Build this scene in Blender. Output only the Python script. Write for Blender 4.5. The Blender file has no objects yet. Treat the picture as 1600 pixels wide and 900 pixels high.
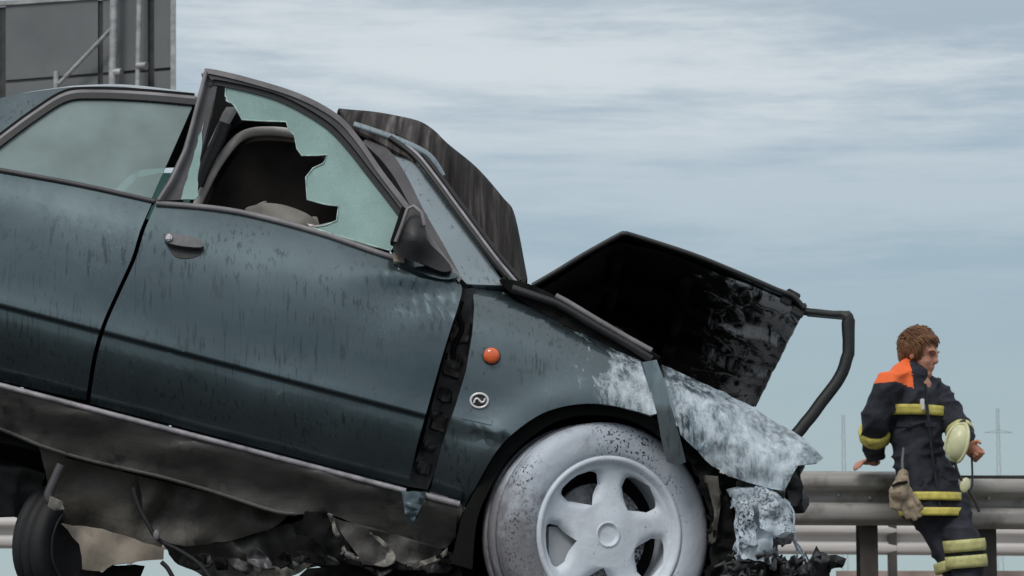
import bpy, bmesh, math, random
from mathutils import Vector, Matrix, noise
V = Vector
rad = math.radians
C = bpy.context.scene.collection
scene = bpy.context.scene

# ------------------------------------------------------------------ camera
F = 4000.0            # focal length in photo pixels (photo 1600 wide)
HORIZON = 902.0
CAM_H = 0.185
TH = math.atan((HORIZON - 450) / F)
cam = bpy.data.cameras.new('camera'); cam_o = bpy.data.objects.new('camera', cam); C.objects.link(cam_o)
cam.sensor_width = 36; cam.lens = 36 * F / 1600; cam.clip_start = .1; cam.clip_end = 6000
cam_o.location = (0, 0, CAM_H); cam_o.rotation_euler = (math.pi / 2 + TH, 0, 0)
cam.dof.use_dof = True; cam.dof.focus_distance = 6.9; cam.dof.aperture_fstop = 18
scene.camera = cam_o
scene.view_settings.view_transform = 'Standard'; scene.view_settings.look = 'None'
scene.view_settings.exposure = 0.0; scene.view_settings.gamma = 1

def P(px, py, Y):
    """photo direction (px, py) met at depth Y -> world point"""
    r = (px - 800) / F; u = (450 - py) / F
    y = math.cos(TH) - math.sin(TH) * u; z = math.sin(TH) + math.cos(TH) * u
    t = Y / y
    return V((r * t, Y, CAM_H + z * t))

# ------------------------------------------------------------------ sky and sun
SUN_EL, SUN_AZ = rad(48), rad(205)       # azimuth clockwise from +Y: behind the camera, to the left
world = bpy.data.worlds.new('World'); scene.world = world; world.use_nodes = True
nt = world.node_tree; N = nt.nodes; L = nt.links; N.clear()
out = N.new('ShaderNodeOutputWorld'); bg = N.new('ShaderNodeBackground'); L.new(bg.outputs[0], out.inputs[0])
bg.inputs[1].default_value = .1
sky = N.new('ShaderNodeTexSky'); sky.sky_type = 'NISHITA'; sky.sun_disc = False
sky.sun_elevation = SUN_EL; sky.sun_rotation = SUN_AZ; sky.air_density = 1.3; sky.dust_density = 3
tc = N.new('ShaderNodeTexCoord'); sep = N.new('ShaderNodeSeparateXYZ'); L.new(tc.outputs['Generated'], sep.inputs[0])
def ramp(nodes, stops, interp='LINEAR'):
    r = nodes.new('ShaderNodeValToRGB'); r.color_ramp.interpolation = interp
    e = r.color_ramp.elements
    while len(e) < len(stops): e.new(.5)
    for k, (p, c) in enumerate(stops):
        e[k].position = p; e[k].color = (c, c, c, 1) if isinstance(c, (int, float)) else (*c, 1)
    return r
veil = ramp(N, [(0, (.44, .545, .565)), (.05, (.385, .50, .54)), (.11, (.345, .465, .55)), (.16, (.37, .48, .575)), (.26, (.44, .51, .57)), (.55, (.78, .84, .9)), (1, (1.0, 1.0, 1.0))])
L.new(sep.outputs[2], veil.inputs[0])
mp = N.new('ShaderNodeMapping'); mp.inputs['Scale'].default_value = (2.6, 2.6, 21); mp.inputs['Location'].default_value = (3.1, .4, .35)
mp.inputs['Rotation'].default_value = (0, rad(-2), 0)
L.new(tc.outputs['Generated'], mp.inputs[0])
nz = N.new('ShaderNodeTexNoise'); nz.inputs['Scale'].default_value = 1.5; nz.inputs['Detail'].default_value = 9; nz.inputs['Roughness'].default_value = .66
nz.inputs['Distortion'].default_value = .15
L.new(mp.outputs[0], nz.inputs[0])
cover = ramp(N, [(.09, 0.05), (.145, .34), (.19, .85), (.5, .9)], 'EASE'); L.new(sep.outputs[2], cover.inputs[0])
cl = ramp(N, [(.38, 0), (.64, 1)], 'EASE'); L.new(nz.outputs[0], cl.inputs[0])
mul = N.new('ShaderNodeMath'); mul.operation = 'MULTIPLY'; L.new(cover.outputs[0], mul.inputs[0]); L.new(cl.outputs[0], mul.inputs[1])
mx = N.new('ShaderNodeMix'); mx.data_type = 'RGBA'; L.new(mul.outputs[0], mx.inputs[0]); L.new(veil.outputs[0], mx.inputs[6])
mx.inputs[7].default_value = (.72, .77, .80, 1)
sc10 = N.new('ShaderNodeMix'); sc10.data_type = 'RGBA'; sc10.blend_type = 'MULTIPLY'; sc10.inputs[0].default_value = 1
sc10.inputs[7].default_value = (10, 10, 10, 1); sc10.clamp_result = False; L.new(mx.outputs[2], sc10.inputs[6])
fin = N.new('ShaderNodeMix'); fin.data_type = 'RGBA'; fin.inputs[0].default_value = .1
L.new(sc10.outputs[2], fin.inputs[6]); L.new(sky.outputs[0], fin.inputs[7]); L.new(fin.outputs[2], bg.inputs[0])

sl = bpy.data.lights.new('sun', 'SUN'); sl.energy = 1.4; sl.angle = rad(18); sl.color = (1, .97, .93)
so = bpy.data.objects.new('sun', sl); C.objects.link(so)
sd = V((math.sin(SUN_AZ) * math.cos(SUN_EL), math.cos(SUN_AZ) * math.cos(SUN_EL), math.sin(SUN_EL)))
so.rotation_euler = sd.to_track_quat('Z', 'Y').to_euler(); so.location = sd * 30

# ------------------------------------------------------------------ material helpers
def newmat(name):
    m = bpy.data.materials.new(name); m.use_nodes = True
    n = m.node_tree.nodes; n.clear()
    o = n.new('ShaderNodeOutputMaterial'); p = n.new('ShaderNodeBsdfPrincipled'); m.node_tree.links.new(p.outputs[0], o.inputs[0])
    c = n.new('ShaderNodeTexCoord')
    return m, n, m.node_tree.links, p, c, o
def noise_node(n, l, c, scale, stretch=(1, 1, 1), detail=5, rough=.55, dist=0):
    mp = n.new('ShaderNodeMapping'); mp.inputs['Scale'].default_value = stretch; l.new(c.outputs['Object'], mp.inputs[0])
    t = n.new('ShaderNodeTexNoise'); t.inputs['Scale'].default_value = scale; t.inputs['Detail'].default_value = detail
    t.inputs['Roughness'].default_value = rough; t.inputs['Distortion'].default_value = dist
    l.new(mp.outputs[0], t.inputs[0]); return t
def mix(n, l, fac, a, b, blend='MIX'):
    x = n.new('ShaderNodeMix'); x.data_type = 'RGBA'; x.blend_type = blend
    for s, v in ((0, fac), (6, a), (7, b)):
        if hasattr(v, 'is_linked') or hasattr(v, 'links'): l.new(v, x.inputs[s])
        elif s == 0: x.inputs[0].default_value = v
        else: x.inputs[s].default_value = (*v, 1)
    return x.outputs[2]
def math_node(n, l, op, a, b=None, clamp=False):
    x = n.new('ShaderNodeMath'); x.operation = op; x.use_clamp = clamp
    for i, v in enumerate((a, b)):
        if v is None: continue
        if isinstance(v, (int, float)): x.inputs[i].default_value = v
        else: l.new(v, x.inputs[i])
    return x.outputs[0]
def bump(n, l, p, h, strength=.3, dist=.01):
    b = n.new('ShaderNodeBump'); b.inputs['Strength'].default_value = strength; b.inputs['Distance'].default_value = dist
    l.new(h, b.inputs['Height']); l.new(b.outputs[0], p.inputs['Normal'])
def M(name, col, rough=.6, metal=0, var=.35, scale=9, bmp=.25, bscale=60, bdist=.004, stretch=(1, 1, 1), col2=None, spec=.5, coat=0, grime=None):
    m, n, l, p, c, o = newmat(name)
    t = noise_node(n, l, c, scale, stretch)
    r = ramp(n, [(.3, 0), (.7, 1)]); l.new(t.outputs[0], r.inputs[0])
    lo = tuple(x * (1 - var) for x in col); hi = col2 or tuple(min(1, x * (1 + var)) for x in col)
    colr = mix(n, l, r.outputs[0], lo, hi)
    if grime:
        g = noise_node(n, l, c, grime[1], detail=8, rough=.65); gr = ramp(n, [(grime[2], 0), (grime[3], 1)]); l.new(g.outputs[0], gr.inputs[0])
        colr = mix(n, l, gr.outputs[0], colr, grime[0])
    l.new(colr, p.inputs['Base Color'])
    p.inputs['Metallic'].default_value = metal; p.inputs['Specular IOR Level'].default_value = spec
    rr = math_node(n, l, 'MULTIPLY_ADD', t.outputs[0], .3); rr.node.inputs[2].default_value = max(.05, rough - .15); l.new(rr, p.inputs['Roughness'])
    p.inputs['Coat Weight'].default_value = coat
    if bmp:
        b = noise_node(n, l, c, bscale, stretch, 4); bump(n, l, p, b.outputs[0], bmp, bdist)
    return m

def make_paint(name, foam_lo=None, base=(.046, .071, .081), drip=.62, spat=.25):
    """wet dark green metallic paint under a film of dust, with run marks; extinguisher foam where asked for"""
    m, n, l, p, c, o = newmat(name)
    big = noise_node(n, l, c, 3.2, detail=6)
    bigr = ramp(n, [(.3, 0), (.72, 1)]); l.new(big.outputs[0], bigr.inputs[0])
    film = mix(n, l, bigr.outputs[0], base, tuple(x * 1.3 + .02 for x in base))
    st = noise_node(n, l, c, 1, (105, 105, 8), 4, .6)
    sr = ramp(n, [(.54, 0), (.64, 1)]); l.new(st.outputs[0], sr.inputs[0])
    area = noise_node(n, l, c, 4.0, (1, 1, 1.6), 3); ar = ramp(n, [(.46, 0), (.60, 1)]); l.new(area.outputs[0], ar.inputs[0])
    run = math_node(n, l, 'MULTIPLY', sr.outputs[0], ar.outputs[0]); run = math_node(n, l, 'MULTIPLY', run, drip)
    col = mix(n, l, run, film, (.010, .017, .019))
    sp = noise_node(n, l, c, 130, (1, 1, .7), 3, .6); spr = ramp(n, [(.62, 0), (.7, 1)]); l.new(sp.outputs[0], spr.inputs[0])
    sa = noise_node(n, l, c, 2.1, detail=3); sar = ramp(n, [(.48, 0), (.62, .7)]); l.new(sa.outputs[0], sar.inputs[0])
    spk = math_node(n, l, 'MULTIPLY', spr.outputs[0], sar.outputs[0])
    col = mix(n, l, spk, col, (.17, .20, .205))
    d2 = noise_node(n, l, c, 60, (1, 1, .7), 4, .65); d2r = ramp(n, [(.60, 0), (.66, 1)]); l.new(d2.outputs[0], d2r.inputs[0])
    a2 = noise_node(n, l, c, 2.6, (1, 1, 1), 2); a2r = ramp(n, [(.46, 0), (.6, spat)]); l.new(a2.outputs[0], a2r.inputs[0])
    col = mix(n, l, math_node(n, l, 'MULTIPLY', d2r.outputs[0], a2r.outputs[0]), col, (.012, .018, .02))
    rough = math_node(n, l, 'MULTIPLY_ADD', bigr.outputs[0], .14); rough.node.inputs[2].default_value = .26
    if foam_lo is not None:
        x0, x1, top = foam_lo
        sx = n.new('ShaderNodeSeparateXYZ'); l.new(c.outputs['Object'], sx.inputs[0])
        mr = n.new('ShaderNodeMapRange'); mr.inputs[1].default_value = x0; mr.inputs[2].default_value = x1
        mr.inputs[3].default_value = 0; mr.inputs[4].default_value = top; l.new(sx.outputs[0], mr.inputs[0])
        fn = noise_node(n, l, c, 9, (1.4, 1.4, .8), 8, .68, .7)
        f2 = noise_node(n, l, c, 1, (60, 60, 9), 6, .75)
        s = math_node(n, l, 'MULTIPLY_ADD', math_node(n, l, 'SUBTRACT', f2.outputs[0], .12), .7); l.new(fn.outputs[0], s.node.inputs[2])
        s = math_node(n, l, 'ADD', s, mr.outputs[0])
        fr = ramp(n, [(1.05 / 2, 0), (1.2 / 2, .5), (1.42 / 2, 1)]); s2 = math_node(n, l, 'MULTIPLY', s, .5); l.new(s2, fr.inputs[0])
        col = mix(n, l, fr.outputs[0], col, (.66, .735, .80))
        rough = math_node(n, l, 'MULTIPLY_ADD', fr.outputs[0], .5); rough.node.inputs[2].default_value = .38
        bump(n, l, p, math_node(n, l, 'MULTIPLY', s, fr.outputs[0]), .35, .008)
        met = math_node(n, l, 'MULTIPLY_ADD', fr.outputs[0], -.8, True); met.node.inputs[2].default_value = .8
        l.new(met, p.inputs['Metallic'])
    else:
        p.inputs['Metallic'].default_value = .8
        b = noise_node(n, l, c, 5, detail=3); bump(n, l, p, b.outputs[0], .05, .02)
    l.new(col, p.inputs['Base Color']); l.new(rough, p.inputs['Roughness'])
    p.inputs['Coat Weight'].default_value = .8; p.inputs['Coat Roughness'].default_value = .07
    return m

def make_foam(name, base=(.50, .55, .62), dark=(.05, .05, .055), lo=.6, hi=.68, grey=(.30, .30, .32), thick=None):
    m, n, l, p, c, o = newmat(name)
    a = noise_node(n, l, c, 8, detail=8, rough=.62); ar = ramp(n, [(.36, 0), (.56, 1)])
    if thick:                                  # foam colour is paler towards the nose and the top
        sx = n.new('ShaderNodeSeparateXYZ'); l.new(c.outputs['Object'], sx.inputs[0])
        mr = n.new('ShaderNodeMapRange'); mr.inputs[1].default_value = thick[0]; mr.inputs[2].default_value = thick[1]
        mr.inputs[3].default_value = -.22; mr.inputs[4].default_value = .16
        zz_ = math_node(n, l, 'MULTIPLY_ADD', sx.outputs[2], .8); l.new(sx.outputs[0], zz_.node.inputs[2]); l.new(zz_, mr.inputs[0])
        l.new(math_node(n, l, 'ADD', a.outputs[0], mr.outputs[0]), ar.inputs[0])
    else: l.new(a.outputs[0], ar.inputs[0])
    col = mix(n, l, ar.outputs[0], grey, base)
    v = noise_node(n, l, c, 150, (1, 1, .8), 2, .5); vr = ramp(n, [(lo, 0), (hi, 1)]); l.new(v.outputs[0], vr.inputs[0])
    sa = noise_node(n, l, c, 5, detail=3); sr = ramp(n, [(.42, 0), (.58, 1)]); l.new(sa.outputs[0], sr.inputs[0])
    col = mix(n, l, math_node(n, l, 'MULTIPLY', vr.outputs[0], sr.outputs[0]), col, dark)
    l.new(col, p.inputs['Base Color']); p.inputs['Roughness'].default_value = .62
    b = noise_node(n, l, c, 22, detail=7); bump(n, l, p, b.outputs[0], .35, .01)
    return m

def make_film_glass(name, tint, film, amount, crazed=False):
    m, n, l, p, c, o = newmat(name)
    tr = n.new('ShaderNodeBsdfTransparent'); tr.inputs[0].default_value = (*tint, 1)
    a = noise_node(n, l, c, 4 if not crazed else 7, detail=5)
    col = mix(n, l, a.outputs[0], tuple(x * .75 for x in film), tuple(x * 1.25 for x in film))
    if crazed:
        v = n.new('ShaderNodeTexVoronoi'); v.feature = 'DISTANCE_TO_EDGE'; v.inputs['Scale'].default_value = 95; l.new(c.outputs['Object'], v.inputs[0])
        vr = ramp(n, [(.0, 1), (.09, 0)]); l.new(v.outputs[0], vr.inputs[0])
        col = mix(n, l, math_node(n, l, 'MULTIPLY', vr.outputs[0], .2), col, tuple(min(1, x * 1.5 + .05) for x in film))
    l.new(col, p.inputs['Base Color']); p.inputs['Roughness'].default_value = .12 if not crazed else .3
    ms = n.new('ShaderNodeMixShader')
    f = math_node(n, l, 'MULTIPLY_ADD', a.outputs[0], .35); f.node.inputs[2].default_value = amount - .17; l.new(f, ms.inputs[0])
    l.new(tr.outputs[0], ms.inputs[1]); l.new(p.outputs[0], ms.inputs[2]); l.new(ms.outputs[0], o.inputs[0])
    return m

MT = dict(
    paint=make_paint('green_paint'),
    paint_dust_sky=make_paint('dusty_sky_pale_paint', base=(.20, .245, .265), drip=.4, spat=.5),  # dust, with the sky's reflection on the pillar put into the base colour
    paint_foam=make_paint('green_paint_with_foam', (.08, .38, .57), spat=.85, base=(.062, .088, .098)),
    paint_white=make_paint('foam_covered_paint', (.15, .5, .40), base=(.17, .215, .24), drip=.9, spat=.8),
    black=M('black_plastic', (.016, .016, .017), .55, bmp=.2),
    matt_black=M('matt_black', (.008, .008, .008), .85, bmp=.3, spec=.15),  # near-black, also holds the darkness of gaps and recesses in its colour
    rubber=M('rubber', (.014, .014, .015), .7, bmp=.3),
    trim=M('dark_trim', (.07, .066, .071), .42, bmp=.15),
    greytrim=M('grey_rubber_trim', (.20, .19, .20), .5),
    sill=M('dusty_sill_plastic', (.070, .066, .062), .5, scale=5, col2=(.115, .108, .100), grime=((.018, .017, .016), 8, .55, .7), stretch=(1, 1, 3)),
    pale_highlight=M('pale_edge_highlight', (.27, .255, .275), .4, var=.4, scale=30),  # pale colour painting the highlights along sill and windscreen rubber
    underseal=M('brown_underseal', (.056, .050, .041), .6, scale=7, col2=(.088, .080, .066), bmp=.4, bscale=14, bdist=.02),
    tan=M('tan_board', (.28, .23, .18), .8, scale=8, col2=(.36, .31, .25), grime=((.10, .09, .075), 10, .5, .72)),
    palemetal=M('torn_metal', (.17, .16, .14), .55, .2, var=.5, scale=20),
    hinge=M('brown_hinge_metal', (.035, .027, .028), .6, grime=((.008, .008, .008), 30, .5, .6)),
    seat=M('seat_cloth', (.014, .012, .011), .9, scale=14, bscale=200, spec=.1),
    seatedge=M('seat_piping', (.55, .51, .48), .8),
    greycloth=M('grey_trim_cloth', (.5, .48, .485), .85),
    cushion=M('cushion_cloth', (.27, .255, .225), .9, var=.25),
    handle=M('handle_plastic', (.11, .11, .115), .45),
    airbag=M('airbag_cloth', (.78, .75, .70), .85, var=.15, bmp=.5, bscale=18, bdist=.02),
    headliner=M('headliner', (.22, .22, .22), .9),
    rim=make_foam('foam_on_rim', (.66, .71, .77), (.2, .21, .23), .66, .76, (.55, .58, .64)),
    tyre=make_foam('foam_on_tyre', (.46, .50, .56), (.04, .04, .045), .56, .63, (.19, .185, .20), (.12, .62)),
    brake=make_foam('foamy_brake', (.42, .44, .46), (.012, .012, .012), .46, .52, (.2, .2, .21)),
    shred=make_foam('foamy_wreck', (.47, .54, .60), (.03, .035, .04), .49, .57, (.19, .225, .25)),  # low base and dense dark specks paint in shadow among the fragments
    glass=make_film_glass('tinted_glass_sky_film', (.50, .66, .61), (.38, .46, .46), .46),  # pale film puts the sky's reflection into the pane's colour
    glassedge=M('glass_rim_highlight', (.42, .56, .52), .2, var=.5, scale=40, bmp=0),
    crazed=make_film_glass('crazed_glass', (.5, .66, .6), (.30, .445, .42), .88, True),
    orange=M('orange_lens', (.75, .13, .035), .2, var=.15, bmp=0, coat=.6),
    chrome=M('badge_metal', (.70, .68, .70), .3, .2, var=.1, bmp=0),
    galv=M('galvanised_steel', (.36, .37, .37), .5, .45, var=.3, scale=6, stretch=(1, 1, 2)),
    rail=M('weathered_rail', (.30, .288, .272), .6, .15, var=.28, scale=3, stretch=(.3, 1, 5), grime=((.15, .135, .12), 7, .5, .72)),
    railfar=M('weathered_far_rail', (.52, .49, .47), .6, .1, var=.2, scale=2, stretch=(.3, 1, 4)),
    post=M('rusty_post', (.055, .047, .043), .7, .1, var=.4, scale=10, stretch=(1, 1, .4)),
    signgrey=M('sign_back', (.135, .143, .147), .55, .1, var=.12, scale=2, bmp=.05),
    signdark=M('sign_rib', (.035, .036, .037), .6),
    ground=M('ground', (.20, .175, .155), .9, scale=.8, var=.3, bmp=.4, bscale=8),
    road=M('asphalt', (.062, .06, .058), .85, scale=1.5, var=.3, bmp=.4, bscale=40),
    concrete=M('brown_concrete', (.26, .20, .175), .9, scale=2),
    turnout=M('navy_turnout_cloth', (.025, .027, .036), .8, var=.45, scale=14, bmp=.4, bscale=60, bdist=.006, spec=.25),
    yellow=M('yellow_reflective', (.56, .48, .10), .55, var=.22, scale=30),
    paleband=M('pale_reflective', (.50, .48, .20), .55, var=.22, scale=30),
    orangecloth=M('orange_cloth', (.80, .13, .025), .75, var=.15),
    eyes=M('eyes', (.10, .07, .06), .3, bmp=0),
    skin=M('skin', (.44, .20, .135), .55, var=.3, scale=16, bmp=.05),
    hair=M('hair', (.15, .070, .032), .55, var=.45, scale=26, spec=.3),
    helmet=M('pale_helmet', (.62, .62, .38), .35, var=.12, scale=12),
    glove=M('tan_leather', (.30, .235, .165), .8, var=.3, scale=25, bmp=.5, bscale=50, grime=((.11, .085, .06), 30, .55, .7)),
)

def make_windscreen_mat():
    m, n, l, p, c, o = newmat('sooty_windscreen')
    st = noise_node(n, l, c, 1, (42, 1.5, 1.8), 7, .66, .2)
    r = ramp(n, [(.34, (.013, .011, .011)), (.5, (.034, .029, .028)), (.6, (.07, .062, .060)), (.7, (.15, .138, .138))]); l.new(st.outputs[0], r.inputs[0])
    l.new(r.outputs[0], p.inputs['Base Color']); p.inputs['Roughness'].default_value = .8
    p.inputs['Specular IOR Level'].default_value = .06
    return m
MT['screen'] = make_windscreen_mat()
def make_under_mat():
    m, n, l, p, c, o = newmat('sooty_bonnet_underside')
    st = noise_node(n, l, c, 9, (2.2, 1, 1), 8, .7, 1.2)
    sx = n.new('ShaderNodeSeparateXYZ'); l.new(c.outputs['Object'], sx.inputs[0])
    mr = n.new('ShaderNodeMapRange'); mr.inputs[1].default_value = .40; mr.inputs[2].default_value = .72; mr.inputs[3].default_value = -.25; mr.inputs[4].default_value = .13
    l.new(sx.outputs[0], mr.inputs[0])
    s = math_node(n, l, 'ADD', st.outputs[0], mr.outputs[0])
    r = ramp(n, [(.47, (.007, .007, .007)), (.53, (.12, .124, .13)), (.62, (.8, .82, .86))]); l.new(s, r.inputs[0])
    l.new(r.outputs[0], p.inputs['Base Color']); p.inputs['Roughness'].default_value = .75; p.inputs['Specular IOR Level'].default_value = .15
    bump(n, l, p, st.outputs[0], .5, .02); return m
MT['under'] = make_under_mat()

# ------------------------------------------------------------------ object helpers
def finish(name, bm, m, parent=None, label=None, smooth=True):
    me = bpy.data.meshes.new(name); bm.to_mesh(me); bm.free()
    if isinstance(m, str): m = MT[m]
    for x in (m if isinstance(m, (list, tuple)) else [m]): me.materials.append(MT[x] if isinstance(x, str) else x)
    o = bpy.data.objects.new(name, me); C.objects.link(o)
    if parent is not None: attach(o, parent)
    if label: o['label'] = label
    return o
def root_of(o):
    while o.parent: o = o.parent
    return o
def attach(o, parent):
    o.parent = parent
    loc = V((0, 0, 0)); q = parent
    while q: loc += q.location; q = q.parent
    o.location = -loc if o.type == 'MESH' else o.location     # mesh data is in world coordinates
    return o
def thing(name, label, cat, loc, group=None):
    o = bpy.data.objects.new(name, None); C.objects.link(o); o.location = loc
    o.empty_display_size = .1
    o['label'] = label; o['category'] = cat
    if group: o['group'] = group
    return o
def part_empty(name, parent):
    o = bpy.data.objects.new(name, None); C.objects.link(o); o.parent = parent; o.empty_display_size = .1
    return o

def crom(pts, n=6, closed=False):
    """Catmull-Rom through tuples of any length"""
    res = []; m = len(pts)
    seg = range(m if closed else m - 1)
    for i in seg:
        g = lambda k: pts[k % m] if closed else pts[max(0, min(m - 1, k))]
        p0, p1, p2, p3 = g(i - 1), g(i), g(i + 1), g(i + 2)
        for s in range(n):
            t = s / n
            res.append(tuple(.5 * (2 * b + (c - a) * t + (2 * a - 5 * b + 4 * c - d) * t * t + (3 * b - a - 3 * c + d) * t ** 3) for a, b, c, d in zip(p0, p1, p2, p3)))
    if not closed: res.append(tuple(pts[-1]))
    return res
def jag(pts, amp, step, seed):
    """a torn edge: the closed outline resampled and jittered"""
    rng = random.Random(seed); r = []
    for i, a in enumerate(pts):
        b = pts[(i + 1) % len(pts)]; d = math.hypot(b[0] - a[0], b[1] - a[1]); k = max(1, int(d / step))
        for s in range(k):
            t = s / k; j = amp if s else amp * .4
            r.append((a[0] + (b[0] - a[0]) * t + rng.uniform(-j, j), a[1] + (b[1] - a[1]) * t + rng.uniform(-j, j)))
    return r

SL_A = math.atan2(166, 637); SN, CS = math.sin(SL_A), math.cos(SL_A)
def uv_of(px, py):
    """along / above the sill line, in photo pixels"""
    dx, dy = px, py - 600
    return dx * CS + dy * SN, dx * SN - dy * CS
def interp(tab, v):
    if v <= tab[0][0]: return tab[0][1] + (v - tab[0][0]) * (tab[1][1] - tab[0][1]) / (tab[1][0] - tab[0][0])
    if v >= tab[-1][0]: return tab[-1][1] + (v - tab[-1][0]) * (tab[-1][1] - tab[-2][1]) / (tab[-1][0] - tab[-2][0])
    for i in range(len(tab) - 1):
        a, b = tab[i], tab[i + 1]
        if a[0] <= v <= b[0]:
            t = (v - a[0]) / (b[0] - a[0])
            s0 = (b[1] - tab[i - 1][1]) / (b[0] - tab[i - 1][0]) if i else (b[1] - a[1]) / (b[0] - a[0])
            s1 = (tab[i + 2][1] - a[1]) / (tab[i + 2][0] - a[0]) if i + 2 < len(tab) else (b[1] - a[1]) / (b[0] - a[0])
            h = b[0] - a[0]
            return (2 * t ** 3 - 3 * t * t + 1) * a[1] + (t ** 3 - 2 * t * t + t) * h * s0 + (3 * t * t - 2 * t ** 3) * b[1] + (t ** 3 - t * t) * h * s1
Y0 = 6.66; YC = Y0 + .85
PROFILE = [(-140, .15), (-70, .095), (-20, .066), (0, .068), (30, .040), (55, .018), (75, .006), (92, -.0002), (110, -.0008), (115, -.001), (116, -.0018), (120, -.0135), (121, -.0142), (124, -.0138), (142, -.0085), (165, -.0050), (200, -.0035), (240, .002), (280, .015), (310, .034), (335, .056), (350, .074), (400, .122), (520, .27)]
def side(px, py): return Y0 + interp(PROFILE, uv_of(px, py)[1])
VL = [-100, -60, -25, 0, 25, 50, 65, 78, 92, 104, 112, 115, 116.2, 118, 119.8, 121, 124, 132, 150, 180, 215, 245, 270, 290, 305, 318, 330, 342, 355, 375, 400, 430, 460, 490, 520]

def skin(name, outline, yf, m, parent=None, thick=.014, ustep=26, vlines=VL, label=None, hole=None, dz=0):
    """a sheet whose outline is given in photo pixels and whose depth follows yf, with real thickness"""
    bm = bmesh.new()
    def loop(pts):
        vs = [bm.verts.new((x, -y, 0)) for x, y in pts]
        return [bm.edges.new((vs[i], vs[(i + 1) % len(vs)])) for i in range(len(vs))]
    ed = loop(outline)
    if hole: ed += loop(hole)
    bmesh.ops.triangle_fill(bm, edges=ed, use_beauty=True, use_dissolve=False)
    us = [uv_of(x, y)[0] for x, y in outline]; vs_ = [uv_of(x, y)[1] for x, y in outline]
    u = min(us) + ustep * .5
    while u < max(us):
        co = V((u * CS, -(600 + u * SN), 0))
        bmesh.ops.bisect_plane(bm, geom=bm.verts[:] + bm.edges[:] + bm.faces[:], plane_co=co, plane_no=V((CS, -SN, 0)), dist=1e-4); u += ustep
    if vlines is None or isinstance(vlines, (int, float)):
        st = vlines or 26; vlines = []; v = min(vs_) + st * .5
        while v < max(vs_): vlines.append(v); v += st
    for v in vlines:
        if min(vs_) < v < max(vs_):
            co = V((v * SN, -(600 - v * CS), 0))
            bmesh.ops.bisect_plane(bm, geom=bm.verts[:] + bm.edges[:] + bm.faces[:], plane_co=co, plane_no=V((SN, CS, 0)), dist=1e-4)
    for v in bm.verts:
        px, py = v.co.x, -v.co.y
        v.co = P(px, py, yf(px, py))
    thicken(bm, thick)
    return finish(name, bm, m, parent, label)
def thicken(bm, thick, toward=V((0, -1, 0))):
    bm.normal_update()
    for f in bm.faces:
        if f.normal.dot(toward) < 0: f.normal_flip()
    bm.normal_update()
    for f in bm.faces: f.smooth = True
    if not thick: return
    front = bm.faces[:]; nrm = {v: v.normal.copy() for v in bm.verts}
    bound = [e for e in bm.edges if len(e.link_faces) == 1]
    order = []
    for e in bound:
        f = e.link_faces[0]; lo = [l for l in f.loops if l.edge == e][0]
        order.append((lo.vert, lo.link_loop_next.vert))
    cp = {v: bm.verts.new(v.co - nrm[v] * thick) for v in list(nrm)}
    for f in front:
        g = bm.faces.new([cp[v] for v in reversed(f.verts)]); g.smooth = True
    for a, b in order:
        try:
            g = bm.faces.new([b, a, cp[a], cp[b]]); g.smooth = False
            for e in g.edges:
                e.smooth = False
        except ValueError: pass

def grid_sheet(name, rows, m, parent=None, thick=.012, toward=V((0, -1, 0)), label=None, closed=False):
    bm = bmesh.new(); g = [[bm.verts.new(p) for p in r] for r in rows]
    for i in range(len(g) - 1):
        for j in range(len(g[0]) - 1):
            bm.faces.new((g[i][j], g[i][j + 1], g[i + 1][j + 1], g[i + 1][j]))
    thicken(bm, thick, toward)
    return finish(name, bm, m, parent, label)

def add_tube(bm, pts, r, n=8, flat=None, cap=True):
    """tube along world points; r number or list; flat=(a, b) scales an elliptical section"""
    pts = [V(p) for p in pts]; rs = r if isinstance(r, (list, tuple)) else [r] * len(pts)
    rings = []; up = V((0, 0, 1)); prev = None
    for i, p in enumerate(pts):
        d = (pts[min(i + 1, len(pts) - 1)] - pts[max(i - 1, 0)]).normalized()
        if prev is None:
            s = d.cross(V((0, 1, 0)));
            if s.length < .2: s = d.cross(up)
        else: s = prev - d * prev.dot(d)
        s.normalize(); prev = s; t = d.cross(s)
        fa, fb = flat or (1, 1)
        rings.append([bm.verts.new(p + (s * math.cos(2 * math.pi * k / n) * fa + t * math.sin(2 * math.pi * k / n) * fb) * rs[i]) for k in range(n)])
    for a, b in zip(rings, rings[1:]):
        for k in range(n):
            f = bm.faces.new((a[k], a[(k + 1) % n], b[(k + 1) % n], b[k])); f.smooth = True
    if cap:
        for rg, s in ((rings[0], -1), (rings[-1], 1)):
            f = bm.faces.new(rg if s > 0 else rg[::-1])
            for e in f.edges: e.smooth = False
    return rings
def tube(name, pts, r, m, parent=None, n=8, flat=None, label=None):
    bm = bmesh.new(); add_tube(bm, pts, r, n, flat); bmesh.ops.recalc_face_normals(bm, faces=bm.faces[:])
    return finish(name, bm, m, parent, label)
def add_box(bm, cx, cy, cz, sx, sy, sz, rot=None):
    r = bmesh.ops.create_cube(bm, size=1, matrix=Matrix.Translation((cx, cy, cz)) @ (rot or Matrix()) @ Matrix.Diagonal((sx, sy, sz, 1)))
    return r['verts']
def box(name, c, s, m, parent=None, rot=None, bev=.004, label=None):
    bm = bmesh.new(); add_box(bm, *c, *s, rot)
    if bev: bmesh.ops.bevel(bm, geom=bm.edges[:], offset=bev, segments=2, affect='EDGES')
    return finish(name, bm, m, parent, label)
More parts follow.
